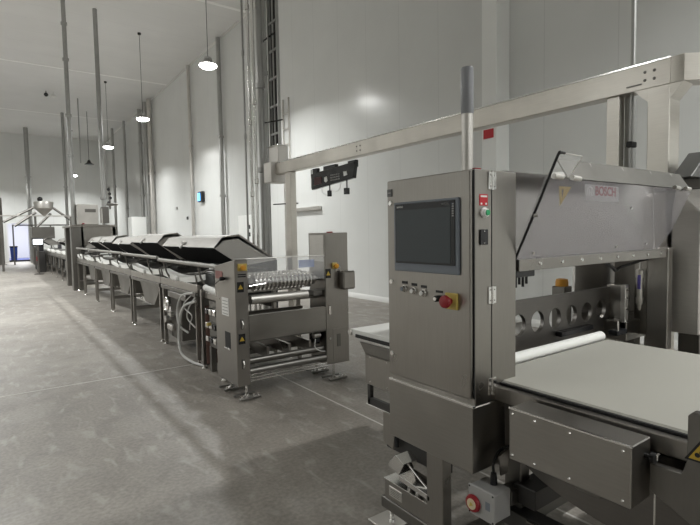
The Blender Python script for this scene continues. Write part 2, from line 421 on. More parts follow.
# ------------------------------------------------------------------ machine frame under the cabinet
m = thing('machine_base_frame', 'steel support frame on the floor beneath the control cabinet and belt table', 'machine frame', (1.7, 1.5, 0))
MB().box((1.60, 1.535, .14), (1.66, 1.64, .628), .004).build('post', ST, m)
MB().box((1.68, 1.18, .06), (1.74, 1.26, .92), .004).build('post', STD, m)
MB().box((2.85, 1.40, .06), (2.93, 1.50, .92), .004).build('post', STD, m)
MB().box((1.68, .30, .06), (1.74, .38, .80), .004).build('post', STD, m)
MB().box((1.64, .10, .40), (1.72, 1.26, .47), .003).build('rail', FB, m)
MB().box((1.66, 1.10, .50), (2.90, 1.20, .58), .003).build('rail', FB, m)
MB().box((1.66, 1.45, .10), (2.90, 1.55, .19), .003).build('rail', STD, m)
MB().box((1.63, 1.20, .12), (1.70, 2.02, .18), .003).build('rail', STD, m)
MB().box((1.70, 1.62, .42), (1.76, 2.05, .50), .003).build('rail', FB, m)
MB().box((1.75, 1.95, .40), (2.85, 2.03, .50), .003).build('rail', FB, m)
w = MB().box((1.615, 1.60, .20), (1.655, 1.97, .30), .003).build('levelling_plate', ST, m)
MB().box((1.610, 1.60, .300), (1.70, 1.97, .306), .001).build('plate_lip', POL, w)
r = MB().box((1.610, 1.83, .225), (1.616, 1.93, .278), .002).build('rating_plate', STL, m, label='small engraved rating plate')
for k in range(4): MB().box((1.6088, 1.845, .236+k*.009), (1.6102, 1.915, .2385+k*.009)).build('engraved_line', STD, r)
# wedge-shaped clamp on top of the plate
k = MB().prism([(1.60, 1.93, .395), (1.60, 1.86, .47), (1.60, 1.80, .44), (1.60, 1.84, .37)], (.10, 0, 0), .002).build('clamp', POL, m)
MB().prism([(1.60, 1.84, .345), (1.60, 1.62, .33), (1.60, 1.62, .355), (1.60, 1.84, .372)], (.11, 0, 0), .002).build('clamp_tray', POL, k)
MB().tube([(1.64, 1.86, .455), (1.64, 1.72, .38), (1.64, 1.64, .345)], .006, 8).build('clamp_arm', POL, k)
for y in (1.80, 1.74): MB().cyl((1.65, y, .30), (1.65, y, .345), .019, 14).build('clamp_bolt', STD, k)
MB().cyl((1.67, 1.93, .47), (1.67, 1.93, .63), .012, 12).build('hanger_rod', BLK, m)
MB().prism([(1.66, 2.03, .63), (1.66, 1.92, .63), (1.66, 1.95, .45), (1.66, 2.03, .47)], (.012, 0, 0)).build('gusset', ST, m)
for x, y in ((1.69, 2.00), (1.63, 1.56), (1.71, 1.22), (2.89, 1.45), (2.80, 1.99), (1.71, .34)):
    a = MB().cyl((x, y, .03), (x, y, .14), .012, 12).build('levelling_foot', POL, m)
    MB().lathe([(.045, 0), (.045, .008), (.018, .022), (.014, .035)], (x, y, 0)).build('foot_pad', POL, a)
MB().box((1.60, 1.94, .012), (1.78, 2.10, .022), .002).build('floor_plate', STL, m)
# grey isolator box with red and yellow rotary handle
jb = thing('isolator_box', 'grey electrical isolator box with red and yellow rotary switch below the cabinet', 'switch box', (1.56, 1.24, .44))
MB().box((1.505, 1.172, .470), (1.605, 1.296, .585), .005).build('box_body', GREY, jb)
MB().box((1.499, 1.169, .467), (1.507, 1.299, .588), .003).build('box_lid', GREY, jb)
for y in (1.177, 1.291):
    for z in (.475, .580): MB().lathe([(.004, -.001), (.004, .002)], (1.499, y, z), 'x', 8).build('screw', BLK, jb)
k = MB().lathe([(.033, 0), (.035, -.006), (.032, -.014), (.025, -.016)][::-1], (1.499, 1.268, .518), 'x', 28).build('rotary_switch', RED, jb)
MB().lathe([(.021, -.019), (.022, -.013)][::1], (1.499, 1.268, .518), 'x', 24).build('switch_face', plain('pale yellow disc', (.66, .56, .38), .5), k)
MB().prism([(1.479, 1.275, .508), (1.479, 1.258, .518), (1.479, 1.268, .528)], (-.003, 0, 0)).build('switch_mark', YEL, k)
MB().box((1.4985, 1.190, .515), (1.4995, 1.212, .548)).build('printed_symbol', BEZ, jb)
g = MB().lathe([(.014, .585), (.014, .610), (.011, .632)], (1.575, 1.232, 0)).build('cable_gland', BLK, jb)
MB().tube(bez([(1.575, 1.232, .63), (1.578, 1.235, .67), (1.64, 1.25, .70), (1.69, 1.22, .72)]), .006, 8).build('cable', CAB, g)
MB().box((1.62, 1.18, .50), (1.69, 1.24, .56), .002).build('mounting_bracket', STD, jb)
MB().prism([(1.60, 1.215, .618), (1.64, 1.215, .618), (1.66, 1.215, .72), (1.59, 1.215, .70)], (0, .006, 0)).build('bracket_tab', ST, jb)

# ------------------------------------------------------------------ belt conveyor table
cv = thing('belt_conveyor', 'wide belt conveyor with grey belt and steel side covers in the foreground', 'conveyor', (2.2, .9, .60))
BX0, BX1, BY0, BY1, BZ = 1.69, 2.79, -.60, 1.40, .975
MB().box((BX0, BY0, BZ-.02), (BX1, BY1, BZ), .008).build('belt', BELT, cv)
MB().cyl((BX0-.01, BY1+.035, BZ+.012), (BX1, BY1+.035, BZ+.012), .028, 24).build('transfer_roller', BELTW, cv, label='white transfer roller')
MB().cyl((BX0-.03, BY1+.035, BZ+.012), (BX0-.009, BY1+.035, BZ+.012), .018, 16).build('roller_pin', BLK, cv)
for x in (BX0-.045, BX1+.012):
    MB().box((x, BY0, BZ-.075), (x+.033, BY1, BZ-.016), .003).build('side_rail', ST if x < 2 else STD, cv)
MB().box((BX0-.012, .30, BZ-.014), (BX0, 1.36, BZ-.006)).build('guide_strip', BLK, cv)
MB().box((BX0, BY0, BZ-.11), (BX1, BY1-.04, BZ-.022)).build('slide_bed', STD, cv)
dc = MB().box((1.50, .675, .760), (1.625, 1.105, .952), .003).build('drive_cover', STH, cv)
MB().box((1.4985, .674, .948), (1.505, 1.106, .9535)).build('cover_edge', POL, dc)
for y in (.70, .87, 1.00, 1.09):
    for z in (.778, .932):
        MB().lathe([(.003, -.004), (.0055, 0)], (1.50, y, z), 'x', 8).build('bolt', POL, dc)
kb = MB().lathe([(.007, .0), (.007, -.015), (.016, -.018), (.016, -.032), (.008, -.034)][::-1], (1.585, .675, .905), 'y', 14).build('locking_knob', BLK, cv)
MB().box((1.580, .636, .902), (1.600, .643, .918), .001).build('knob_lever', POL, kb)
# side plate with raised end and warning triangle
MB().prism([(1.585, .66, .80), (1.585, .66, .885), (1.585, .575, .885), (1.585, .562, .93), (1.585, .562, 1.062), (1.585, .550, 1.075), (1.585, .25, 1.075), (1.585, -.1, 1.075), (1.585, -.1, .72), (1.585, .5, .72)], (.028, 0, 0), .002).build('side_plate', STD, cv)
wt = MB().prism([(1.5845, .568, .935), (1.5845, .478, .935), (1.5845, .523, 1.010)], (-.0012, 0, 0)).build('warning_triangle', BLK, cv, label='yellow warning triangle')
MB().prism([(1.5832, .557, .941), (1.5832, .489, .941), (1.5832, .523, .998)], (-.001, 0, 0)).build('triangle_face', YELD, wt)
MB().cyl((1.5820, .535, .956), (1.5812, .535, .956), .007, 12).cyl((1.5820, .512, .956), (1.5812, .512, .956), .007, 12).box((1.5812, .505, .962), (1.582, .53, .968)).build('triangle_symbol', BLK, wt)
# belt return drum and curved catch pan
pan = MB()
n = 18; pr_ = [(1.06 - .0*k, 0) for k in range(2)]
pts = []
for k in range(n+1):
    a = PI + (PI*.5)*k/n
    pts.append((1.70, .52 - .62*math.cos(a - PI)*-1 if False else .55 + .66*math.cos(PI/2*k/n), .73 - .18*math.sin(PI/2*k/n)))
pts2 = [(p[0], .50 + (p[1]-.50)*.985, .73 + (p[2]-.73)*.96) for p in pts]
pan.prism(pts + pts2[::-1], (1.05, 0, 0)).build('curved_pan', STD, cv)
MB().prism([(1.68, p[1], p[2]) for p in pts] + [(1.68, .30, .55), (1.68, .30, .88), (1.68, 1.21, .88)], (.015, 0, 0)).build('pan_end_plate', steel('dark polished side plate', (.16, .152, .142), .3, (5, .5, 5)), cv)
MB().prism([(1.635, .96, .74), (1.635, .83, .74), (1.635, .81, .70), (1.635, .84, .675), (1.635, .92, .675), (1.635, .95, .70)], (.04, 0, 0), .003).build('bearing_block', STD, cv)
MB().box((1.64, .76, .705), (1.67, .80, .74), .004).build('bearing_block', STD, cv)
t = MB().cyl((1.60, .650, .66), (1.60, .650, .82), .0035, 8).build('tension_rod', POL, cv)
MB().lathe([(.008, -.008), (.008, .008)], (1.60, .650, .80), 'x', 10).build('rod_nut', POL, t)
MB().box((1.63, -.6, .46), (1.645, 1.12, .466)).build('cable_channel', STD, cv)

# ------------------------------------------------------------------ hooded machine
hm = thing('hooded_wrapping_machine', 'large stainless machine with a tilted lettered hood over the belt', 'machine', (2.6, 1.6, 0))
HX0, HX1 = 1.80, 3.20
MB().prism([(HX0, 1.33, 1.45), (HX0, 1.345, 1.86), (HX0, 1.75, 1.86), (HX0, 1.75, 1.45)], (HX1-HX0, 0, 0), .004).build('hood_body', HOODM, hm)
MB().prism([(HX1+.002, 1.33, 1.45), (HX1+.002, 1.345, 1.86), (HX1+.002, 1.43, 1.86), (HX1+.002, 1.43, 1.45)], (.62, 0, 0), .004).build('hood_extension', HOODM, hm)
fl = MB().box((HX0, 1.275, 1.425), (HX1+.03, 1.31, 1.475), .002).build('hood_flange', ST, hm)
for k in range(8): MB().lathe([(.006, -.006), (.009, 0)], (1.95+k*.172, 1.275, 1.452), 'y', 8).build('bolt', POL, fl)
# lid leaning towards the camera
dY, dZ = 1.15-1.29, 1.81-1.445
def lid(x, u, off=0.):    # x along, u 0..1 up the lid, off out of it
    n = Vector((0, -dZ, dY)).normalized()
    return Vector((x, 1.29 + dY*u, 1.475 + (dZ-.03)*u)) + n*off
ld = MB().prism([lid(1.80, 0), lid(HX1-.06, 0), lid(HX1+.02, .35), lid(HX1+.02, 1), lid(1.80, 1)], (lid(0, 0, -.008) - lid(0, 0))).build('clear_lid', HAZE, hm, label='hazy clear lid bearing red lettering')
# returned top edge, tilted back
st = MB().prism([(1.96, 1.150, 1.815), (1.96, 1.205, 1.905), (1.96, 1.210, 1.903), (1.96, 1.157, 1.812)], (1.24, 0, 0)).build('lid_return', STD, ld)
for x in (2.2, 2.5, 2.8, 3.05): MB().cyl((x, 1.160, 1.818), (x+.02, 1.204, 1.898), .004, 8).build('return_rib', STL, st)
for x in (1.85, 1.985, 2.98, 3.12):
    h = MB().cyl((x-.025, 1.135, 1.815), (x+.035, 1.135, 1.812), .011, 14).build('hinge_pin', STL, ld)
    MB().cyl((x+.035, 1.135, 1.812), (x+.045, 1.135, 1.812), .007, 10).build('pin_end', BLK, h)
for x, u in ((2.60, .68), (2.62, .10), (1.90, .08), (2.95, .12)):
    MB().tube([lid(x, u, .0), lid(x, u, .008)], .007, 10).build('lid_screw', POL, ld)
# lettering: badge, ring emblem and word, on the steel face behind the clear lid
def face(x, z): return (x, 1.33 + (z-1.45)*.0366 - .0012, z)
def decal(pts, mat, par, name, d=.001, **k): return MB().prism([face(*p) for p in pts], (0, -d, 0)).build(name, mat, par, **k)
bd = decal([(2.435, 1.745), (2.78, 1.745), (2.78, 1.828), (2.435, 1.828)], plain('pale badge film', (.50, .48, .48), .5), hm, 'badge', label='pale badge with red lettering')
def ring(cx, cz, r, w, mat, par, name):
    M = MB(); bm = M.bm; n = 28; y = face(cx, cz)[1] - .0016
    va = [bm.verts.new((cx+math.cos(2*PI*k/n)*r, y, cz+math.sin(2*PI*k/n)*r)) for k in range(n)]
    vb = [bm.verts.new((cx+math.cos(2*PI*k/n)*(r-w), y, cz+math.sin(2*PI*k/n)*(r-w))) for k in range(n)]
    for k in range(n): bm.faces.new((va[k], va[(k+1)%n], vb[(k+1)%n], vb[k]))
    return M.build(name, mat, par)
ring(2.482, 1.786, .033, .007, WHT, bd, 'emblem_ring')
yb = face(0, 1.786)[1] - .0018
MB().box((2.468, yb-.001, 1.768), (2.474, yb, 1.804)).box((2.490, yb-.001, 1.768), (2.496, yb, 1.804)).box((2.474, yb-.001, 1.783), (2.490, yb, 1.789)).build('emblem_anchor', WHT, bd)
text('BOSCH', .066, (2.530, yb, 1.762), FRONT, plain('faded red ink', (.36, .07, .09), .5), bd, bold=.0015)
for x, w_, zt in ((2.205, .105, 1.808), (3.535, .10, 1.812)):
    w = decal([(x, zt), (x, zt-.095), (x+w_, zt)], YELD, hm, 'warning_sticker', label='yellow warning sticker')
    MB().prism([(x+.016, yb-.001, zt-.015), (x+.03, yb-.001, zt-.015), (x+.02, yb-.001, zt-.055)], (0, -.001, 0)).build('sticker_mark', BLK, w)
# clear end guard with black edging
gd = MB().prism([(1.797, 1.1415, 1.815), (1.797, 1.100, 1.898), (1.975, 1.100, 1.898), (1.950, 1.1415, 1.815)], (0, .004, 0)).build('clear_guard', ACR, hm, label='clear plastic end guard')
MB().tube(bez([(1.79, 1.305, 1.445), (1.795, 1.20, 1.67), (1.797, 1.105, 1.88), (1.812, 1.098, 1.900), (1.84, 1.098, 1.901)], 10), .0055, 8).build('rubber_edge', BLK, gd)
MB().tube([(1.84, 1.097, 1.901), (1.975, 1.100, 1.899), (1.950, 1.140, 1.818)], .0022, 6).build('guard_edge', STL, gd)
MB().cyl((1.79, 1.205, 1.66), (1.805, 1.195, 1.66), .008, 10).build('guard_button', STD, gd)
# sensor cluster under the left end of the flange
sb = MB().box((1.81, 1.30, 1.395), (1.95, 1.36, 1.43), .003).build('sensor_bar', BLKG, hm)
for k in range(5):
    MB().cyl((1.825+k*.026, 1.33, 1.36-(k % 2)*.012), (1.825+k*.026, 1.33, 1.396), .006, 8).build('sensor', BLK, sb)
MB().tube(bez([(1.83, 1.33, 1.37), (1.81, 1.34, 1.33), (1.82, 1.36, 1.37), (1.86, 1.35, 1.36)], 8), .004, 6).build('sensor_cable', CAB, sb)
# perforated cross beam (six round holes, thick plate)
def holed_plate(x0, x1, z0, z1, y, th, holes, r):
    """plate in XZ with round holes, real rims"""
    M = MB(); bm = M.bm; n = 24; cz = (z0+z1)/2
    xs = sorted(holes); edges = [x0] + [(a+b)/2 for a, b in zip(xs, xs[1:])] + [x1]
    def quad(a, b, c, d):
        bm.faces.new([bm.verts.new(p) for p in (a, b, c, d)])
    for i, hx in enumerate(xs):
        L_, R_ = edges[i], edges[i+1]
        per = []
        for k in range(n):
            a = 2*PI*k/n; dx, dz = math.cos(a), math.sin(a)
            tx = ((R_-hx) if dx > 0 else (hx-L_))/max(abs(dx), 1e-9); tz = (z1-cz)/max(abs(dz), 1e-9)
            s = min(tx, tz); per.append((hx+dx*s, cz+dz*s))
        cor = [(R_, z1), (L_, z1), (L_, z0), (R_, z0)]
        for k in range(n):
            a, a2 = 2*PI*k/n, 2*PI*(k+1)/n
            h1, h2 = (hx+r*math.cos(a), cz+r*math.sin(a)), (hx+r*math.cos(a2), cz+r*math.sin(a2))
            p1, p2 = per[k], per[(k+1) % n]
            mid = None
            if abs(p1[0]-p2[0]) > 1e-6 and abs(p1[1]-p2[1]) > 1e-6:
                mid = min(cor, key=lambda q: (q[0]-(p1[0]+p2[0])/2)**2 + (q[1]-(p1[1]+p2[1])/2)**2)
            for yy in (y, y+th):
                poly = [h1, p1] + ([mid] if mid else []) + [p2, h2]
                bm.faces.new([bm.verts.new((q[0], yy, q[1])) for q in poly])
            quad((h1[0], y, h1[1]), (h2[0], y, h2[1]), (h2[0], y+th, h2[1]), (h1[0], y+th, h1[1]))
    for a, b in (((x0, z0), (x1, z0)), ((x1, z0), (x1, z1)), ((x1, z1), (x0, z1)), ((x0, z1), (x0, z0))):
        quad((a[0], y, a[1]), (b[0], y, b[1]), (b[0], y+th, b[1]), (a[0], y+th, a[1]))
    bmesh.ops.remove_doubles(bm, verts=bm.verts[:], dist=.0005)
    bmesh.ops.recalc_face_normals(bm, faces=bm.faces[:])
    return M
HS = [1.915+.171*k for k in range(8)]
holed_plate(1.79, 3.22, .955, 1.225, 1.60, .022, HS, .060).build('perforated_crossbeam', steel('dark beam steel', (.20, .19, .18), .38, (.5, .5, 6)), hm)
MB().box((1.79, 1.63, .86), (3.20, 1.66, .955), .003).build('lower_crossbeam', STD, hm)
MB().box((2.60, 1.56, .985), (2.95, 1.60, 1.015), .003).build('sensor_strip', BLKG, hm)
# right side: inner bracket, slide, drum housing, air filter, column
MB().box((3.22, 1.50, .94), (3.27, 1.62, 1.24), .003).build('slide_bracket', ST, hm)
sl = MB().box((3.15, 1.47, .96), (3.19, 1.50, 1.25), .002).build('slide_plate', STL, hm)
for z in (.98, 1.02, 1.10, 1.17, 1.22): MB().lathe([(.006, -.008), (.009, 0)], (3.17, 1.47, z), 'y', 8).build('bolt', POL, sl)
MB().box((3.00, 1.44, .955), (3.12, 1.50, .985), .004).build('clamp_block', BLKG, hm)
MB().cyl((3.02, 1.45, .985), (3.02, 1.45, 1.045), .007, 10).build('clamp_pin', POL, hm)
MB().box((3.15, 1.46, .90), (3.66, 1.72, 1.02), .004).build('column_foot_beam', ST, hm)
MB().box((3.58, 1.55, 1.02), (3.66, 1.75, 1.45), .004).build('inner_column', ST, hm)
MB().box((3.12, 1.78, .95), (3.68, 1.80, 1.86), .003).build('back_panel', HOODM, hm)
ft = MB().cyl((3.27, 1.44, 1.16), (3.27, 1.44, 1.29), .018, 20).build('air_filter', STL, hm, label='small metal air filter bottle')
MB().lathe([(.022, 1.29), (.024, 1.30), (.024, 1.335), (.016, 1.345)], (3.27, 1.44, 0)).build('filter_head', STL, ft)
MB().lathe([(.006, 1.085), (.012, 1.10), (.012, 1.115), (.021, 1.13), (.023, 1.165)], (3.27, 1.44, 0)).build('filter_bowl', STL, ft)
MB().box((3.246, 1.425, 1.22), (3.251, 1.445, 1.31), .002).build('filter_label', PUR, ft)
MB().cyl((3.27, 1.44, 1.34), (3.27, 1.44, 1.43), .007, 8).build('filter_stem', POL, ft)
MB().tube(bez([(2.65, 1.36, 1.425), (2.80, 1.38, 1.385), (2.88, 1.40, 1.36), (3.00, 1.42, 1.375), (3.27, 1.40, 1.41), (3.36, 1.34, 1.43)], 10), .009, 8).build('air_hose', CAB, hm)
MB().box((3.33, 1.36, .92), (3.50, 1.50, 1.46), .004).build('right_column', ST, hm)
MB().box((3.27, 1.28, .86), (3.335, 1.40, 1.48), .004).build('column_face', ST, hm)
MB().box((3.36, 1.34, .0), (3.42, 1.36, 1.45), .004).build('end_column', ST, hm)
MB().box((3.16, 1.72, 0), (3.24, 1.80, .95), .003).build('machine_leg', STD, hm)
MB().box((3.62, 1.62, 0), (3.70, 1.70, 1.02), .003).build('machine_leg', STD, hm)
# white apron and small amber block seen through the opening
ab = MB().lathe([(.045, 0), (.045, .03), (.04, .05), (.02, .055)], (3.33, 2.0, 1.19)).build('amber_beacon', AMB); MB().box((3.28, 1.95, 0), (3.38, 2.05, 1.19), .005).build('beacon_stand', STD, ab)
tag(ab, 'amber plastic beacon on a block behind the perforated beam', 'beacon')

# ------------------------------------------------------------------ big machine at the right edge
rm = thing('enclosed_packing_machine', 'tall brushed steel machine housing cut by the right edge of the view', 'machine', (4.2, .9, 0))
MB().prism([(3.40, 1.16, .95), (3.40, 1.16, 1.70), (3.45, 1.16, 1.83), (4.9, 1.16, 1.83), (4.9, 1.16, .95)], (0, .16, 0), .006).build('housing', STL, rm)
MB().box((3.395, 1.154, 1.665), (4.9, 1.162, 1.678), .002).build('housing_seam', STD, rm)
MB().box((3.48, 1.18, .0), (3.56, 1.30, .95), .004).build('leg_panel', STD, rm)
MB().box((4.7, 1.18, .0), (4.8, 1.30, .95), .004).build('leg_panel', STD, rm)
lb_ = MB().box((3.46, 1.157, 1.41), (3.62, 1.16, 1.51)).build('notice_label', WHT, rm)
for k in range(4): MB().box((3.465, 1.155, 1.42+k*.023), (3.615, 1.1572, 1.431+k*.023)).build('label_stripe', BLK, lb_)
wl = MB().prism([(3.47, 1.159, 1.32), (3.57, 1.159, 1.32), (3.52, 1.159, 1.40)], (0, -.001, 0)).build('warning_sticker', YELD, rm)
MB().cyl((3.52, 1.16, 1.76), (3.52, 1.13, 1.77), .02, 12).build('black_knob', BLK, rm)
dl = thing('raised_machine_lid', 'dark sloping machine lid rising behind the hood at the right edge', 'machine lid', (4.4, .9, 1.832))
MB().prism([(3.35, 1.20, 1.90), (3.60, 1.20, 2.07), (4.9, 1.20, 2.07), (4.9, 1.20, 1.90)], (0, .11, 0), .004).build('lid_shell', plain('dark grey lid', (.10, .10, .095), .4, metal=.4), dl)
MB().box((3.47, 1.19, 1.832), (4.8, 1.31, 1.90), .004).build('lid_base', STD, dl)
pb = thing('pipe_bundle', 'thin grey pipes lying across the top of the hood at right', 'pipes', (3.6, 1.6, 1.88))
for k in range(5):
    MB().tube(bez([(3.1+.04*k, 1.40-.01*k, 1.873), (3.4, 1.355+.012*k, 1.885+.008*k), (3.6, 1.345+.016*k, 1.892+.010*k), (3.80, 1.345+.014*k, 1.875)], 8), .011, 8).build('pipe', (STL, GALV, BEZ, STL, GALV)[k], pb)
hb = MB().prism([(2.55, 1.62, 1.865), (3.25, 1.62, 1.865), (3.20, 1.62, 1.97), (2.62, 1.62, 1.93)], (0, .12, 0), .02).build('motor_cover', STL, hm)

# ------------------------------------------------------------------ overhead cable duct on posts
du = thing('overhead_cable_duct', 'long rectangular stainless cable duct running overhead from pipes to near machine', 'cable duct', (3.8, 4.3, 0))
ZB, ZT = 2.56, 2.735
MB().box((3.70, 1.46, ZB), (3.82, 7.2, ZT), .004).build('duct_run', DUCT, du)
MB().prism([(3.70, 1.46, ZB), (3.82, 1.46, ZB), (4.5, .90, ZB), (4.5, .72, ZB), (3.70, 1.38, ZB)], (0, 0, ZT-ZB), .003).build('duct_bend', DUCT, du)
MB().box((4.5, .72, ZB), (6.0, .90, ZT), .004).build('duct_run', DUCT, du)
MB().box((3.695, 1.46, ZT-.006), (3.825, 7.2, ZT+.008), .002).build('duct_cover', POL, du)
for y in (1.56, 1.62, 4.9, 4.97):
    for z in (ZB+.06, ZT-.06): MB().lathe([(.008, -.006), (.011, 0)], (3.70, y, z), 'x', 8).build('duct_bolt', STD, du)
MB().box((3.694, 1.64, ZB+.035), (3.70, 1.74, ZB+.043)).build('duct_slot', STD, du)
# near posts
MB().box((3.70, 1.46, 1.0), (3.86, 1.60, ZB), .004).build('post', DUCT, du)
MB().prism([(3.702, 1.69, ZB), (3.702, 1.59, ZB-.10), (3.702, 1.465, ZB-.10), (3.702, 1.38, ZB)], (.15, 0, 0)).build('post_gusset', DUCT, du)
MB().box((3.71, 1.46, 0), (3.85, 1.60, 1.0), .004).build('post', DUCT, du)
MB().box((3.72, 1.80, 0), (3.80, 1.89, ZB), .003).build('post', DUCT, du)
MB().box((3.80, 1.745, 0), (3.87, 1.80, ZB), .003).build('post', GALV, du)
cr = MB().cyl((3.74, 1.72, 1.9), (3.74, 1.72, ZB), .012, 10).build('side_conduit', GALV, du)
MB().box((3.70, 1.70, 2.18), (3.78, 1.74, 2.22), .004).build('conduit_clip', BLK, cr)
rd = MB().cyl((3.92, 1.80, ZT), (3.92, 1.80, 9.0), .018, 10).build('hanging_rod'
, GALV); tag(rd, 'thin steel rod hanging from the ceiling down to the duct at right', 'hanging rod')
# far post and junction boxes at the far end
MB().box((3.72, 6.72, 0), (3.82, 6.88, ZB), .004).build('post', DUCT, du)
MB().box((3.62, 7.16, 2.44), (3.92, 7.42, 2.76), .005).build('end_box', STL, du)
jx = MB().box((3.72, 7.10, 2.76), (3.90, 7.42, 3.02), .004).build('junction_box', STL, du)
MB().box((3.70, 7.08, 3.02), (3.92, 7.44, 3.035), .002).build('box_cover', POL, jx)
# small display board under the duct
db = thing('display_board', 'black digital display board hanging under the overhead duct with two small sensors', 'display board', (3.76, 5.45, 2.2))
MB().prism([(3.66, 6.00, 2.22), (3.66, 6.00, 2.37), (3.66, 6.02, 2.44), (3.66, 4.98, 2.49), (3.66, 4.97, 2.43), (3.66, 5.00, 2.29)], (.05, 0, 0), .004).build('board_body', BLKG, db)
for y0, y1 in ((5.42, 5.72),):
    MB().box((3.68, y0, 2.43), (3.73, y1, 2.515), .002).build('hanger_tab', BLK, db)
MB().box((3.68, 4.98, 2.43), (3.73, 5.14, 2.515), .002).box((3.68, 5.88, 2.43), (3.73, 6.0, 2.515), .002).build('hanger_tab', BLK, db)
MB().box((3.655, 5.73, 2.28), (3.661, 5.92, 2.38)).build('dark_red_display', plain('dark red led window', (.06, .01, .012), .3), db)
MB().prism([(3.655, 5.66, 2.36), (3.655, 5.60, 2.37), (3.655, 5.58, 2.31), (3.655, 5.62, 2.29), (3.655, 5.66, 2.31)], (.004, 0, 0)).build('pale_symbol', WHT, db)
MB().prism([(3.655, 5.21, 2.39), (3.655, 5.14, 2.39), (3.655, 5.12, 2.34), (3.655, 5.20, 2.33)], (.004, 0, 0)).build('pale_symbol', WHT, db)
for r_ in range(3):
    for k in range(5): MB().box((3.655, 5.30+k*.045, 2.30+r_*.033), (3.661, 5.325+k*.045, 2.315+r_*.033)).build('display_digit', GREY, db)
for y in (5.58, 5.18):
    s_ = MB().cyl((3.69, y, 2.15 if y < 5.3 else 2.16), (3.69, y, 2.34), .009, 8).build('sensor_stem', CAB, db)
    MB().box((3.66, y-.035 if y < 5.3 else y-.02, 2.10), (3.71, y+.035 if y < 5.3 else y+.02, 2.18), .004).build('sensor_head', BLKG, s_)
MB().tube(bez([(3.69, 5.78, 2.24), (3.69, 5.75, 2.16), (3.69, 5.62, 2.12), (3.69, 5.58, 2.2), (3.69, 5.48, 2.16), (3.69, 5.36, 2.17), (3.69, 5.30, 2.28)], 8), .004, 6).build('loop_cable', CABW, db)
MB().cyl((3.70, 6.06, 2.25), (3.70, 6.06, 2.515), .010, 8).build('side_rod', GALV, db)
# red label on the clad pillar
rl = MB().box((6.835, 5.36, 3.16), (6.852, 5.56, 3.31)).build('red_notice', REDL); tag(rl, 'small red notice fixed on the white wall pillar above the cabinet', 'sign')


# ------------------------------------------------------------------ pipes, conduits and ladders
def pipe(name, label, cat, x, y, z0, z1, r, mat, collars=(), group=None, n=14):
    t = thing(name, label, cat, (x, y, z0), group)
    MB().cyl((x, y, z0), (x, y, z1), r, n).build('pipe', mat, t)
    for z in collars: MB().lathe([(r*1.02, z-.05), (r*1.45, z-.04), (r*1.45, z+.04), (r*1.02, z+.05)], (x, y, 0), 'z', n).build('collar', mat, t)
    return t
pipe('vertical_conduit', 'tall round conduit, leftmost of those leaving the top of the view, with ring collars', 'conduit', 1.97, 17.2, 2.0, 9.0, .060, GALV, (4.1, 5.3, 6.95, 8.0))
pipe('vertical_conduit', 'tall conduit meeting the ceiling right of the collared one, down to the white tower', 'conduit', 2.97, 18.1, 2.0, 9.0, .068, GALV, (2.9,))
pipe('vertical_conduit', 'square-topped dark conduit at far left above the far hopper', 'conduit', 1.95, 39.2, 0, 8.93, .13, GALV, (5.0, 5.7))
pipe('vertical_conduit', 'slim far conduit just left of the tall collared one', 'conduit', 3.5, 33.4, 0, 8.9, .08, GALV, (4.6,))
pipe('vertical_conduit', 'slim wall-side conduit behind the small box on the tower', 'conduit', 6.7, 36.5, 0, 8.9, .09, GALV, (5,))
pipe('vertical_conduit', 'far conduit beside the wall corner, second of the pair', 'conduit', 6.9, 33.8, 0, 8.9, .08, GALV, (3.4,))
pipe('wall_pipe', 'dark vertical pipe on the wall, left of the three-tube cluster', 'pipe', 7.05, 30.4, 0, 8.93, .10, GALV, (4, 7))
pipe('wall_pipe', 'thick left tube of the cluster beyond the second lamp', 'pipe', 7.0, 28.8, 0, 8.93, .13, GALV, (4,))
pipe('wall_pipe', 'thick right tube of the cluster beyond the second lamp', 'pipe', 7.0, 28.0, 0, 8.93, .12, STL, (5,))
pipe('wall_pipe', 'pale slim wall pipe left of the blue insect lamp', 'pipe', 7.08, 21.6, 0, 8.93, .07, STL, (5.5,))
pipe('wall_pipe', 'dark wall pipe right of the largest glowing lamp', 'pipe', 7.05, 18.0, 0, 8.93, .08, GALV, (3.1, 5.3))
pipe('ceiling_rod', 'thin ceiling rod above the third glowing lamp', 'rod', 3.9, 30.0, 5.6, 9.0, .03, GALV, ())
# dense group beside the duct end, ceiling to floor
for i, (x, y, r, mt, lab) in enumerate((
        (3.60, 7.84, .026, POL, 'bright polished tube, leftmost of the dense group by the duct end'),
        (3.60, 7.66, .026, POL, 'bright polished tube, second of the dense group by the duct end'),
        (3.75, 7.72, .055, GALV, 'thick grey tube beside two polished ones by the duct end'),
        (3.95, 7.95, .045, GALV, 'grey tube nearest the ladder above the duct end'))):
    pipe('riser_pipe', lab, 'pipe', x, y, 0, 9.0, r, mt, (2.3+.2*i, 3.5+.3*i, 5.4+.1*i, 7.3))
pipe('riser_pipe', 'slim dark pipe just left of the polished tubes', 'pipe', 3.58, 8.02, 0, 9.0, .018, GALV, (3.3, 4.7))
def ladder(x, y, w, z0, z1, lab, mat, pitch=.3, axis='y'):
    t = thing('cable_ladder', lab, 'cable ladder', (x, y, z0))
    for s in (0, w):
        a = (x, y+s-.012, z0) if axis == 'y' else (x+s-.012, y, z0)
        b = (x+.05, y+s+.012, z1) if axis == 'y' else (x+s+.012, y+.05, z1)
        MB().box(a, b, .002).build('side_rail', mat, t)
    z = z0+.2
    while z < z1-.05:
        if axis == 'y': MB().box((x+.01, y+.012, z), (x+.04, y+w-.012, z+.03)).build('rung', mat, t)
        else: MB().box((x+.012, y+.01, z), (x+w-.012, y+.04, z+.03)).build('rung', mat, t)
        z += pitch
    return t
cl = ladder(3.82, 7.26, .30, 3.05, 9.0, 'steel cable ladder rising from the duct end to the ceiling', GALV, .45)
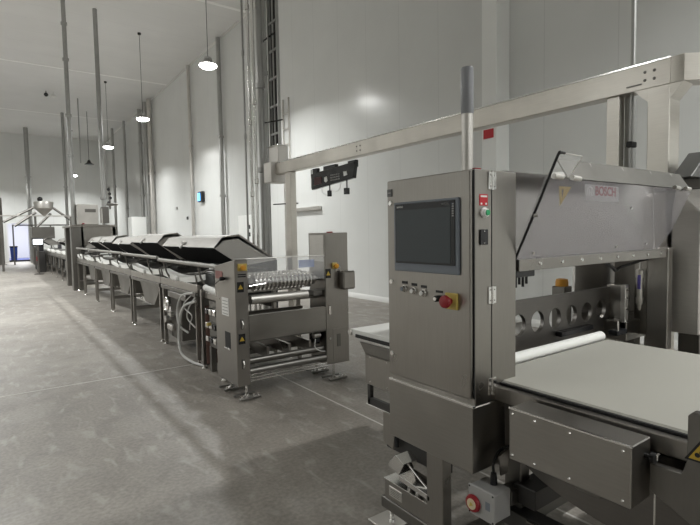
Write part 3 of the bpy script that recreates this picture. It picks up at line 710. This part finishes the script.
for k in range(4):
    MB().cyl((3.86, 7.34+k*.055, 3.04), (3.86, 7.34+k*.055, 9.0), .014, 8).build('cable', (CAB, CAB, GALV, CAB)[k], cl)
ladder(7.12, 12.9, .35, 0, 5.6, 'galvanised cable ladder fixed to the wall behind the duct post', STL, .45)
st = MB().tube([(3.85, 7.83, 4.88), (3.85, 7.27, 4.88)], .016, 8).build('brace_bar', BLKG); tag(st, 'dark diagonal brace bar high on the pipe group', 'brace')
st = MB().tube([(3.81, 7.75, 3.50), (3.81, 7.10, 3.43)], .012, 8).build('brace_bar', BLKG); tag(st, 'dark brace bar just above the duct end boxes', 'brace')
st = MB().tube([(3.85, 7.55, 2.11), (3.85, 6.73, 2.08)], .010, 8).build('brace_bar', BLKG); tag(st, 'thin dark bar crossing behind the post below the duct', 'brace')
st = MB().box((7.10, 11.3, 2.25), (7.2, 13.0, 2.35), .004).build('wall_tray', STL); tag(st, 'short horizontal cable tray on the white wall left of the duct shadow', 'cable tray')

cc = thing('ceiling_camera', 'tiny dark camera on the ceiling between the two leftmost tall conduits', 'camera', (2.41, 29.3, 9.0))
MB().cyl((2.41, 29.3, 8.86), (2.41, 29.3, 9.0), .03, 10).build('mount', GREY, cc)
MB().ball((2.41, 29.3, 8.82), .10).build('dome', BLKG, cc)
MB().box((2.6, 29.2, 8.72), (2.85, 29.4, 8.82), .02).cyl((2.72, 29.3, 8.8), (2.72, 29.3, 9.0), .02, 8).build('housing', WHT, cc)

# wall fittings
b = thing('insect_lamp', 'small wall lamp glowing blue on the far white wall', 'wall lamp', (7.15, 20.6, 3.1))
MB().box((7.06, 20.35, 3.02), (7.2, 20.85, 3.46), .02).build('lamp_case', BLKG, b)
MB().box((7.05, 20.56, 3.08), (7.062, 20.83, 3.40), .01).build('blue_tube', BLUL, b, label='glowing blue tube')
for (y, z, lab) in ((24.3, 2.95, 'small grey double socket box on the wall left of the blue lamp'), (22.7, 2.42, 'small dark wall box below the blue lamp'),
                    (15.96, 1.88, 'small dark switch on the wall panel, upper of two'), (15.96, 1.62, 'small dark switch on the wall panel, lower of two')):
    o = MB().box((7.16, y-.09, z-.07), (7.2, y+.09, z+.07), .008).build('wall_switch', BLKG if z < 2.9 else GREY); tag(o, lab, 'wall switch')
o = MB().box((7.17, 15.6, .0), (7.198, 16.9, 2.3), .005).build('access_panel', PANEL); tag(o, 'flush white access panel on the wall behind the roller machine', 'wall panel')
o = MB().box((6.1, 28.9, 0), (6.85, 29.9, 2.7), .01).build('white_wall_cabinet', PANEL); tag(o, 'plain white cabinet standing far back against the wall pipes', 'cabinet')

# ------------------------------------------------------------------ roller machine (end of the line)
rl = thing('ribbed_roller_machine', 'stainless roller machine with ribbed rollers between two side columns', 'machine', (2.5, 4.8, 0))
LX0, LX1, LY0, LY1 = 1.835, 1.97, 4.45, 4.98
MB().prism([(LX0, LY0, .13), (LX0, LY1, .13), (LX0, LY1, 1.285), (LX0, LY0, 1.365)], (LX1-LX0, 0, 0), .005).build('left_column', ST, rl)
RX0, RX1 = 2.865, 3.165
MB().box((RX0, LY0, .17), (RX1, LY1-.19, 1.61), .005).build('right_column', ST, rl)
MB().box((RX0-.003, LY0+.03, 1.30), (RX0, LY1-.22, 1.585), .001).build('column_cover', STL, rl)
MB().box((RX0+.08, LY0-.004, .20), (RX1-.012, LY0, .56), .002).build('access_door', ST, rl)
mp_ = MB().box((LX1, LY0+.005, .560), (RX0, LY0+.06, .812), .004).build('front_panel', STH, rl)
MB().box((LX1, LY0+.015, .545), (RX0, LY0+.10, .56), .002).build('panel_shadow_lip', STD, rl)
# ribbed roller
prof = []; x = LX1+.10
while x < RX0-.16:
    prof += [(.055, x), (.086, x+.006), (.086, x+.024), (.055, x+.030)]; x += .045
MB().lathe(prof, (0, LY0+.13, 1.115), 'x', 24).build('ribbed_roller', POL, rl, label='ribbed steel roller')
MB().lathe([(p[0]*.95, p[1]) for p in prof], (0, LY0+.315, 1.13), 'x', 24).build('ribbed_roller', POL, rl, label='ribbed steel roller')
for y, z in ((LY0+.13, 1.115), (LY0+.315, 1.13)):
    MB().cyl((LX1, y, z), (RX0, y, z), .018, 12).build('roller_shaft', STD, rl)
    for xx in (LX1+.05, RX0-.11): MB().lathe([(.055, 0), (.06, .008), (.06, .035), (.03, .04)], (xx, y, z), 'x', 18).build('roller_bearing', STD, rl)
MB().cyl((LX1+.06, LY0+.10, .955), (RX0-.18, LY0+.10, .955), .048, 24).build('smooth_roller', STL, rl)
MB().cyl((LX1+.02, LY0+.02, 1.10), (LX1+.20, LY0+.02, 1.115), .008, 8).build('lever', POL, rl)
MB().box((RX0-.12, LY0+.06, .93), (RX0, LY0+.20, .99), .005).build('bearing_support', STD, rl)
MB().box((LX1, LY0+.14, .90), (RX0, LY0+.18, .94)).build('scraper_bar', STD, rl)
sh = MB().box((LX1-.01, LY0+.015, 1.12), (RX0+.01, LY0+.020, 1.365)).build('clear_shield', ACR, rl, label='clear plastic shield over the rollers')
MB().box((LX1-.01, LY0+.012, 1.362), (RX0+.01, LY0+.30, 1.370), .001).build('shield_top', ACR, sh)
MB().cyl((LX1-.01, LY0+.015, 1.368), (RX0, LY0+.015, 1.368), .004, 8).build('shield_edge', STL, sh)
MB().box((2.55, LY0+.021, 1.25), (2.74, LY0+.024, 1.33)).build('blue_film', plain('blue protective film', (.22, .32, .62), .4, alpha=.6), sh, label='blue film patch')
# inner structure behind, lower beams and rollers
for y, z in ((LY0+.5, .30), (LY0+.5, .70)): MB().box((LX1, y, z), (RX0, y+.05, z+.07), .003).build('rear_beam', STD, rl)
for xx in (2.2, 2.45, 2.70): MB().box((xx, LY0+.1, .34), (xx+.03, LY0+1.4, .45), .003).build('bed_bar', ST, rl)
for (y, z, r) in ((LY0+.08, .345, .035), (LY0+.04, .250, .040)):
    MB().cyl((LX1, y, z), (RX0, y, z), r, 18).build('bottom_roller', STD, rl)
for z in (.165, .195): MB().cyl((LX1-.02, LY0+.01, z-.0), (RX0+.04, LY0+.01, z-.0), .007, 8).build('tie_rod', POL, rl)
MB().box((RX0-.10, LY0+.08, .40), (RX0-.02, LY0+.22, .60), .02).build('motor', BLKG, rl)
MB().cyl((RX0-.12, LY0+.08, .50), (RX0-.04, LY0+.08, .50), .03, 12).build('motor_shaft', STL, rl)
MB().tube(bez([(RX0-.1, LY0+.07, .46), (RX0-.12, LY0+.05, .38), (RX0-.06, LY0+.04, .33), (RX0, LY0+.03, .32)], 8), .006, 6).build('motor_cable', CABW, rl)
# fittings on the columns
e = MB().box((LX0+.03, LY0-.012, 1.255), (LX1-.01, LY0, 1.325), .003).build('emergency_stop', YEL, rl)
MB().lathe([(.012, 0), (.012, -.02), (.026, -.025), (.026, -.045), (.01, -.05)][::-1], (LX0+.068, LY0-.012, 1.29), 'y', 20).build('amber_head', AMB, e)
e = MB().box((RX0+.085, LY0-.012, 1.215), (RX0+.15, LY0, 1.285), .003).build('emergency_stop', YEL, rl)
MB().lathe([(.012, 0), (.012, -.02), (.026, -.025), (.026, -.045), (.01, -.05)][::-1], (RX0+.115, LY0-.012, 1.25), 'y', 20).build('amber_head', AMB, e)
for z in (1.215, 1.195): MB().box((LX0+.03, LY0-.005, z), (LX1-.02, LY0, z+.012)).build('button_tag', BLKG, rl)
for (x, z) in ((LX0+.055, 1.10), (LX0+.055, .595), (RX0+.035, 1.17)):
    w = MB().box((x-.034, LY0-.003, z-.05), (x+.034, LY0, z+.05)).build('warning_label', BLKG, rl)
    MB().prism([(x-.026, LY0-.004, z-.02), (x+.026, LY0-.004, z-.02), (x, LY0-.004, z+.025)], (0, -.001, 0)).build('yellow_triangle', YELD, w)
for z in (.74, .35):
    k = MB().box((LX0+.045, LY0-.012, z-.05), (LX0+.075, LY0, z+.05), .004).build('toggle_latch', STD, rl)
    MB().tube([(LX0+.06, LY0-.012, z+.03), (LX0+.06, LY0-.03, z), (LX0+.06, LY0-.014, z-.04)], .006, 6).build('latch_lever', STL, k)
k = MB().box((RX0+.03, LY0-.012, .72), (RX0+.06, LY0, .82), .004).build('toggle_latch', POL, rl)
MB().lathe([(.012, -.012), (.014, 0)], (RX0+.04, LY0, .46), 'y', 12).build('door_lock', POL, rl)
MB().box((RX0+.13, LY0-.01, .36), (RX0+.18, LY0-.004, .50), .002).build('door_latch', STD, rl)
MB().box((LX0-.003, 4.62, .80), (LX0, 4.80, .98)).build('paper_label', WHT, rl, label='white printed label')
for k in range(5): MB().box((LX0-.004, 4.64, .815+k*.032), (LX0-.0028, 4.78, .823+k*.032)).build('printed_line', GREY, rl)
MB().box((LX0-.002, 4.60, .48), (LX0+.004, 4.74, .64), .001).build('dark_recess', BLK, rl)
MB().box((LX0-.012, 4.59, .465), (LX0, 4.75, .48), .002).build('recess_lip', POL, rl)
pl = MB().box((LX0-.004, 4.76, 1.16), (LX0, 4.95, 1.24), .001).build('red_plate', plain('dull red plate', (.30, .13, .12), .5), rl)
MB().lathe([(.012, 0), (.02, -.02), (.02, -.05), (.01, -.055)][::-1], (LX0, 4.70, 1.17), 'x', 14).build('clamp_knob', BLK, rl)
MB().tube([(LX0-.04, 4.70, 1.17), (LX0-.05, 4.80, 1.13), (LX0-.045, 4.86, 1.11)], .008, 8).build('clamp_lever', STD, rl)
bx = MB().box((RX1-.13, LY0-.10, .99), (RX1+.03, LY0-.001, 1.19), .015).build('side_enclosure', ST, rl)
MB().box((RX0+.06, LY0+.02, 1.61), (RX0+.12, LY0+.06, 1.622), .003).build('red_cap', RED, rl)
# levelling feet with clamp dogs
for (x, y) in ((1.93, 4.42), (1.93, 4.80), (2.96, 4.42), (2.96, 4.78)):
    a = MB().cyl((x, y+.05, .02), (x, y+.05, .18), .014, 12).build('levelling_foot', POL, rl)
    MB().lathe([(.06, 0), (.06, .01), (.022, .028), (.018, .04)], (x, y+.05, 0)).build('foot_pad', STL, a)
    MB().box((x-.11, y-.05, .012), (x+.11, y-.015, .030), .003).build('clamp_bar', STD, a)
    MB().box((x-.11, y+.10, .012), (x+.11, y+.13, .030), .003).build('clamp_bar', STD, a)
    for dx in (-.085, -.04, .04, .085):
        MB().cyl((x+dx, y-.032, 0), (x+dx, y-.032, .065), .010, 8).lathe([(.020, .030), (.020, .045)], (x+dx, y-.032, 0), 'z', 6).build('clamp_screw', POL, a)

# ------------------------------------------------------------------ the long line
def conveyor_section(y0, y1, lab, legs=2, curve=True, detail=True):
    x0, x1 = 1.97, 3.02
    t = thing('conveyor_section', lab, 'conveyor', (2.5, (y0+y1)/2, 0))
    for x in (x0, x1): MB().box((x, y0+.01, .90), (x+.04, y1-.01, 1.0), .003).build('side_rail', ST, t)
    MB().box((x0+.04, y0+.02, .955), (x1, y1-.02, .985), .004).build('conveyor_bed', STD, t)
    yy = [y0+.1+(y1-y0-.2)*k/(max(legs, 2)-1) for k in range(max(legs, 2))]
    for y in yy:
        for x in (x0, x1):
            l = MB().box((x, y-.022, .05), (x+.045, y+.022, .90), .003).build('leg', ST, t)
            MB().lathe([(.035, 0), (.035, .012), (.014, .03), (.014, .055)], (x+.022, y, 0), 'z', 12).build('foot', POL, l)
        MB().box((x0+.045, y-.015, .28), (x1, y+.015, .32), .002).build('cross_bar', ST, t)
    MB().box((x0-.015, y0+.05, .845), (x0+.01, y1-.05, .895), .003).build('cable_trunking', STD, t)
    if curve:   # sagging white guide belt along the aisle edge, hung between knobs
        n = 14; a = []; b = []
        for k in range(n+1):
            u = k/n; y = y0+.04+(y1-y0-.08)*u; s = math.sin(PI*u)
            a.append((x0+.02, y, 1.105-.055*s)); b.append((x0+.02, y, 1.035-.045*s))
        MB().prism([(p[0], p[1], p[2]) for p in a] + [(p[0], p[1], p[2]) for p in b[::-1]], (.10, 0, .02)).build('white_guide', BELTW, t)
    if not detail:
        MB().box((x0+.12, y0+.15, .30), (x1-.1, y1-.15, .84), .01).build('dark_filler', FB, t)  # dark box added only to deepen the tone under the far line
        MB().box((x0-.02, y0+.5, .45), (x0+.10, y0+.8, .82), .01).build('motor_box', STD, t)
    if detail:
        for y in (y0+.06, y1-.06):
            MB().tube([(x0+.02, y, .98), (x0-.0, y, 1.12), (x0+.16, y+.02, 1.17), (x1-.1, y+.02, 1.17), (x1, y, .98)], .012, 8).build('arch_bar', STD, t)
        MB().box((x0-.02, (y0+y1)/2-.03, 1.0), (x0+.03, (y0+y1)/2+.03, 1.06), .01).build('guide_knob', WHT, t)
    return t
ys = [5.95, 7.6, 9.6, 11.6, 13.6, 15.6, 17.0]
ords = ('nearest', 'second', 'third', 'fourth', 'fifth', 'sixth')
for k, (a, b) in enumerate(zip(ys, ys[1:])):
    conveyor_section(a, b, ('steel conveyor section with white guide, nearest to the ribbed roller machine' if k == 0 else
        'steel conveyor section with white guide, %s along the line from the roller machine' % ords[k]), 2)
for k, (a, b) in enumerate(((19.2, 21.4), (21.4, 23.6), (23.6, 25.8), (25.8, 28.0), (28.0, 30.2), (30.2, 32.4), (32.4, 34.6), (34.6, 36.8))):
    conveyor_section(a, b, 'far conveyor section, %s beyond the white tower' % ('first', 'second', 'third', 'fourth', 'fifth', 'sixth', 'seventh', 'last')[k], 2, True, False)
# catch trays beneath
for k, y in enumerate((8.6, 10.6, 12.6, 14.6)):
    o = MB().prism([(2.05, y-.7, .84), (2.05, y+.7, .84), (2.05, y+.35, .48), (2.05, y-.25, .48)], (.9, 0, 0), .006).build('catch_tray', STD)
    tag(o, 'tapered steel catch tray under the %s conveyor section from the roller machine' % ('second', 'third', 'fourth', 'fifth')[k], 'tray')

ENDM = steel('satin end plate', (.42, .405, .38), .5, (4, 4, 1), amt=.06, metal=.35)
COVM = steel('cover shell steel', (.36, .35, .33), .5, (.6, .6, 4), amt=.08)
def cover(y0, y1, lab, lift=0., s=1.):
    t = thing('machine_cover', lab, 'machine cover', (2.6, (y0+y1)/2, 1.25))
    A, B, C, D, E_ = (2.21, 1.445+lift), (2.32, 1.57+lift), (2.55, 1.605+lift), (3.08, 1.26), (2.58, 1.20)
    P = lambda q, y: (q[0], y, q[1])
    th = .012
    sh = MB().prism([P(q, y0) for q in (A, B, C, D, (D[0]-.05, D[1]), (C[0]-.02, C[1]-.05), (B[0]+.02, B[1]-.04), (A[0]+.03, A[1]))], (0, y1-y0, 0), .002).build('cover_shell', COVM, t)
    for y in (y0, y1-.012): MB().prism([P(q, y) for q in (A, B, C, D, E_)], (0, .012, 0)).build('end_plate', ENDM, t)
    MB().prism([P(q, y0+.02) for q in ((A[0]+.01, A[1]-.01), (A[0]+.05, A[1]+.03), (D[0]-.10, D[1]+.02), (E_[0], E_[1]))], (0, y1-y0-.04, 0)).build('inside_shade', DARK, t, label='cover inside with its shade coloured black')  # shade of the open cover's inside, put in as a black solid
    MB().prism([P((B[0]-.012, B[1]+.004), y0-.003), P((B[0]+.006, B[1]+.012), y0-.003), P((C[0], C[1]+.008), y0-.003), P((D[0]+.005, D[1]+.004), y0-.003), P((D[0]-.02, D[1]-.004), y0-.003), P((C[0], C[1]-.018), y0-.003)], (0, .02, 0)).build('end_rim', ST, t)
    ym = (y0*.45+y1*.55)
    h = MB().box((2.22, ym-.07, 1.485+lift), (2.27, ym+.07, 1.515+lift), .006).build('latch', POL, t)
    MB().cyl((2.22, ym, 1.47+lift), (2.18, ym, 1.43+lift), .016, 10).build('latch_knob', WHT, h)
    MB().cyl((2.75, y1-.3, 1.05), (2.65, y1-.3, 1.30), .015, 8).build('gas_strut', STD, t)
    MB().cyl((2.75, y0+.3, 1.05), (2.65, y0+.3, 1.30), .015, 8).build('gas_strut', STD, t)
    MB().box((3.065, y0, .6), (3.09, y1, 1.26), .003).build('rear_panel', FB, t)
    return t
cover(6.0, 8.35, 'raised steel machine cover with inside shaded black, nearest the roller machine')
cover(8.65, 10.6, 'raised steel machine cover with inside shaded black, second along the line', .05)
cover(10.75, 12.6, 'raised steel machine cover with inside shaded black, third along the line', .01)
cover(12.75, 14.5, 'raised steel machine cover with inside shaded black, fourth along the line', .04)
cover(14.65, 16.4, 'raised steel machine cover with inside shaded black, fifth and just before the tower', .03)
for k, (a, b) in enumerate(((20.0, 22.5), (23.0, 25.5), (33.0, 35.0))):
    cover(a, b, 'far machine cover, %s beyond the white tower' % ('first', 'second', 'third')[k], .0)
for k, (a, b, z) in enumerate(((5.15, 7.45, 1.262), (7.55, 10.0, 1.29), (10.05, 13.0, 1.30), (13.05, 16.4, 1.30))):
    t = thing('guard_rail', 'round steel guard rail below the machine covers, %s from the roller machine' % ('first', 'second', 'third', 'fourth')[k], 'rail', (1.92, (a+b)/2, 1.0))
    MB().cyl((1.92, a, z), (1.92, b, z), .024, 14).build('rail_tube', COVM, t)
    for y in (a+.6, b-.25): MB().tube([(1.92, y, z-.02), (1.95, y, 1.1), (2.0, y, 1.0)], .012, 8).build('rail_bracket', STD, t)
# belt roll transfer at the near end of the line
t = thing('transfer_roller', 'white roller on a bracket between the line and the roller machine', 'roller', (2.2, 5.4, .9))
MB().cyl((1.95, 5.60, 1.0), (1.95, 5.15, .965), .035, 18).build('roller', BELTW, t)
MB().box((1.99, 5.1, .86), (2.05, 5.95, .93), .003).build('bracket', ST, t)
MB().box((2.05, 5.1, .955), (2.95, 5.9, .985), .004).build('bed_plate', STL, t)
for y in (5.15, 5.78):
    l = MB().box((1.95, y-.02, .05), (1.99, y+.02, .96), .003).build('leg', ST, t)
    MB().lathe([(.035, 0), (.035, .012), (.014, .03), (.014, .055)], (1.97, y, 0), 'z', 12).build('foot', POL, l)
    MB().box((2.90, y-.02, 0), (2.94, y+.02, .96), .003).build('leg', ST, t)
# pneumatics and stacked valves between the legs
vb = thing('valve_rack', 'rack of small air valves and fittings beside the roller machine', 'valve rack', (2.0, 5.35, .4))
MB().box((2.00, 5.25, .30), (2.04, 5.65, .84), .003).build('rack_plate', STD, vb)
for k in range(3):
    for q in range(3):
        MB().box((1.93, 5.28+q*.12, .38+k*.16), (2.00, 5.36+q*.12, .44+k*.16), .006).build('valve', (STL, BLKG, POL)[(k+q) % 3], vb)
MB().box((1.99, 5.25, 0), (2.05, 5.31, .30)).build('rack_leg', STD, vb)
MB().box((1.99, 5.59, 0), (2.05, 5.65, .30)).build('rack_leg', STD, vb)
for (y, z, m_) in ((5.42, .60, YEL),): MB().lathe([(.02, 0), (.02, -.04)], (1.93, y, z), 'x', 12).build('yellow_fitting', m_, vb)
# grey hoses hanging in loops
for k, (pp, r, lab) in enumerate((
        ([(1.95, 6.05, .90), (1.90, 6.35, .84), (1.88, 6.50, .66), (1.88, 6.45, .45), (1.95, 6.30, .36)], .013, 'pale hose looping out of the line, outermost upper loop'),
        ([(1.95, 5.98, .80), (1.88, 6.25, .70), (1.86, 6.40, .40), (1.86, 6.35, .12), (1.92, 6.1, .03), (2.0, 5.8, .02)], .016, 'thick pale hose sagging to the floor beside the legs'),
        ([(1.98, 6.0, .88), (1.93, 6.18, .70), (1.93, 6.25, .56), (1.98, 6.1, .45)], .010, 'thin pale hose inside the loops'),
        ([(1.98, 6.1, .90), (1.90, 6.30, .72), (1.92, 6.05, .62), (1.97, 6.28, .48), (2.0, 6.4, .38)], .008, 'thin twisted pale cable inside the loops'))):
    o = MB().tube(bez(pp, 10), r, 8).build('hose', CABW); tag(o, lab, 'hose')
o = MB().cyl((2.12, 5.98, .02), (2.12, 5.98, .72), .10, 24).build('brown_drum', BRN); tag(o, 'slim dark brown drum standing under the line by the hoses', 'drum')
# small stand with motor beneath the second section
sd = thing('drive_stand', 'grey drive stand with motor and handwheel under the line left of the hoses', 'drive unit', (2.1, 7.2, 0))
MB().box((2.06, 6.95, .12), (2.7, 7.45, .80), .01).build('stand_body', STD, sd)
for x, y in ((2.02, 6.97), (2.02, 7.53), (2.68, 7.53), (2.68, 6.97)): MB().cyl((x, y, 0), (x, y, .14), .02, 10).build('stand_leg', POL, sd)
w = MB().lathe([(.10, 0), (.11, -.012), (.10, -.024), (.085, -.012)], (1.97, 7.30, .62), 'x', 20).build('handwheel', POL, sd)
MB().cyl((1.94, 7.30, .62), (2.0, 7.30, .62), .022, 10).build('wheel_hub', POL, w)
MB().cyl((1.95, 7.36, .40), (2.0, 7.36, .40), .05, 16).cyl((1.95, 7.1, .50), (2.0, 7.1, .50), .04, 14).build('coupling', STL, sd)
MB().box((1.93, 6.98, .28), (1.99, 7.2, .36), .01).build('motor', STL, sd)
cb = MB().box((1.93, 6.3, .76), (2.02, 7.1, .84), .006).build('valve_box', STD); tag(cb, 'narrow steel box slung under the rail above the hoses', 'box')

# white tower (metering station)
tw = thing('metering_tower', 'tall pale machine tower with box on top halfway along the line', 'machine', (2.5, 18, 0))
MB().box((1.86, 17.0, 0), (2.20, 17.35, 1.93), .01).build('front_column', STD, tw)
MB().box((1.90, 18.85, 0), (2.16, 19.2, 1.93), .01).build('front_column', STD, tw)
MB().box((1.84, 17.0, 1.93), (3.10, 19.2, 2.0), .01).build('tower_deck', ST, tw)
MB().prism([(2.12, 17.0, 1.93), (3.10, 17.0, 1.93), (3.10, 17.0, 1.66), (2.60, 17.0, 1.62), (2.25, 17.0, 1.35), (2.12, 17.0, 1.0)], (0, 2.1, 0), .01).build('tower_housing', ST, tw)
MB().box((3.0, 17.0, 0), (3.15, 17.3, 1.93), .01).build('rear_column', STD, tw)
tb = MB().box((2.03, 16.95, 2.0), (2.62, 17.8, 2.62), .012).build('top_box', STL, tw)
MB().box((2.25, 16.945, 2.38), (2.55, 16.951, 2.48)).build('box_vent', STD, tb)
MB().box((2.16, 16.92, 2.02), (2.22, 16.95, 2.05)).build('red_lamp', RED, tb)
sbx = MB().box((2.72, 16.95, 2.05), (2.92, 17.2, 2.55), .01).build('side_box', STD, tw)
MB().box((2.70, 16.93, 2.05), (2.73, 17.2, 2.5)).build('box_edge', STL, sbx)
vv = MB().cyl((3.0, 17.2, 2.5), (3.0, 17.2, 3.2), .03, 10).build('valve_pipe', STD, tw)
for z in (2.7, 2.85, 2.98, 3.12): MB().ball((3.0+.05*math.sin(z*20), 17.2, z), .05).build('valve', BLKG, vv)
MB().lathe([(.12, 2.60), (.17, 2.62), (.17, 2.66), (.12, 2.68)], (3.05, 17.1, 0)).build('valve_wheel', STD, tw)

# far hopper with its inclined feeders
hp = thing('feed_hopper', 'raised feed hopper on a platform with inclined chutes at the far end', 'hopper', (2.05, 30, 0))
MB().lathe([(.08, 2.75), (.12, 2.85), (.42, 3.15), (.45, 3.45), (.43, 3.5)], (2.1, 30.0, 0), 'z', 20).build('hopper_cone', STL, hp)
MB().ball((1.95, 30.0, 3.62), .13).build('hopper_motor', BLKG, hp)
for x0_, z0_, x1_, z1_ in ((1.75, 3.25, .35, 2.45), (1.75, 2.95, .80, 2.25), (2.5, 3.2, 3.3, 2.55), (2.4, 2.9, 1.75, 2.2)):
    MB().tube([(x0_, 30, z0_), (x1_, 30, z1_)], .06, 8).build('inclined_chute', STD, hp)
for x in (.25, 1.70, 3.3): MB().box((x-.05, 29.95, 0), (x+.05, 30.05, 2.80), .004).build('platform_post', STD, hp)
MB().box((.2, 29.93, 2.74), (3.4, 30.07, 2.80), .004).build('platform_beam', STL, hp)
MB().box((1.5, 29.6, 1.6), (2.5, 30.4, 2.2), .02).build('dosing_unit', STD, hp)
hm2 = thing('operator_screen', 'small bright operator screen on an arm at the far end of the line', 'screen', (1.5, 26, 0))
MB().box((1.30, 26.0, 1.30), (1.75, 26.06, 1.62), .01).build('screen_frame', BLKG, hm2)
MB().box((1.34, 25.995, 1.34), (1.71, 26.001, 1.58)).build('display', LCD, hm2)
MB().cyl((1.52, 26.08, 0), (1.52, 26.08, 1.35), .035, 10).build('stand_pole', STD, hm2)
MB().lathe([(.2, 0), (.2, .03), (.04, .05)], (1.52, 26.08, 0)).build('stand_base', STD, hm2)
fc = thing('column_post', 'tall dark steel post standing at the extreme left before the far wall', 'post', (.3, 38, 0))
MB().box((-.02, 37.9, .02), (.42, 38.1, 4.2), .01).build('post_shaft', STD, fc)
MB().box((-.12, 37.8, 0), (.52, 38.2, .03), .004).build('base_plate', STD, fc)
rail = thing('safety_railing', 'low railing and gate posts at the far end beyond the conveyor', 'railing', (1.2, 37, 0))
for x in (.9, 1.9, 2.9, 3.9): MB().box((x-.04, 36.96, 0), (x+.04, 37.04, 2.5)).build('railing_post', STD, rail)
MB().box((.9, 36.97, 2.42), (3.9, 37.03, 2.5)).build('railing_bar', STD, rail)
fs = thing('far_control_station', 'dark cluster of drives and boxes where the far conveyor begins', 'machine', (1.8, 28, 0))
for (x, y, z, sx, sy, sz, mt) in ((1.55, 27.5, .0, .35, .5, 1.0, STD), (1.6, 28.4, .0, .3, .4, 1.3, BLKG), (1.5, 29.2, .3, .3, .4, .9, STD), (1.65, 30.6, 0, .3, .6, 1.5, STD), (1.75, 32.0, .0, .2, .5, 1.2, BLKG)):
    MB().box((x, y, z if z else 0), (x+sx, y+sy, z+sz), .02).build('drive_box', FB if mt is STD and sy > .45 else mt, fs)
MB().box((1.52, 27.45, .55), (1.55, 27.6, .75)).build('red_tag', RED, fs)

# ------------------------------------------------------------------ infeed table behind the cabinet
it = thing('infeed_table', 'small steel infeed table with pale top poking out behind the control cabinet', 'table', (2.3, 2.2, 0))
MB().prism([(1.79, 2.52, .985), (1.79, 2.50, .965), (1.79, 1.95, .925), (1.79, 1.95, 1.0), (1.79, 2.50, 1.0)], (1.0, 0, 0), .003).build('table_top', BELTW, it)
MB().cyl((1.78, 2.50, .978), (2.80, 2.50, .978), .018, 14).build('nose_roller', STL, it)
MB().box((1.782, 1.95, .955), (1.79, 2.44, .975)).build('edge_strip', BLK, it)
MB().prism([(1.80, 2.42, .93), (1.80, 2.36, .86), (1.80, 1.95, .86), (1.80, 1.95, .93)], (.01, 0, 0)).build('side_bracket', STD, it)
bx = MB().box((1.80, 1.92, .68), (2.80, 2.37, .868), .004).build('table_body', ST, it)
for y in (2.32, 2.16):
    for z in (.70, .85): MB().lathe([(.004, -.004), (.006, 0)], (1.80, y, z), 'x', 8).build('bolt', POL, bx)
for y in (2.34, 2.10):
    MB().box((1.805, y-.015, .56), (1.83, y+.015, .68), .002).build('hanging_strut', FB, it)
MB().box((1.805, 1.95, .56), (1.83, 2.355, .60), .002).build('lower_rail', FB, it)
MB().box((1.795, 1.95, .545), (1.84, 2.36, .56), .002).build('bright_strip', POL, it)
for x, y in ((2.10, 2.06), (2.72, 2.06), (2.72, 2.32)): MB().box((x, y, 0), (x+.05, y+.05, .68), .003).build('leg', STD, it)

# ------------------------------------------------------------------ world and view
w = bpy.data.worlds.new('world'); SC.world = w; w.use_nodes = True
w.node_tree.nodes['Background'].inputs[0].default_value = (.5, .5, .5, 1)
w.node_tree.nodes['Background'].inputs[1].default_value = .1
SC.view_settings.view_transform = 'Standard'; SC.view_settings.look = 'None'
SC.view_settings.exposure = 0.42; SC.view_settings.gamma = 1; SC.view_settings.use_curve_mapping = False
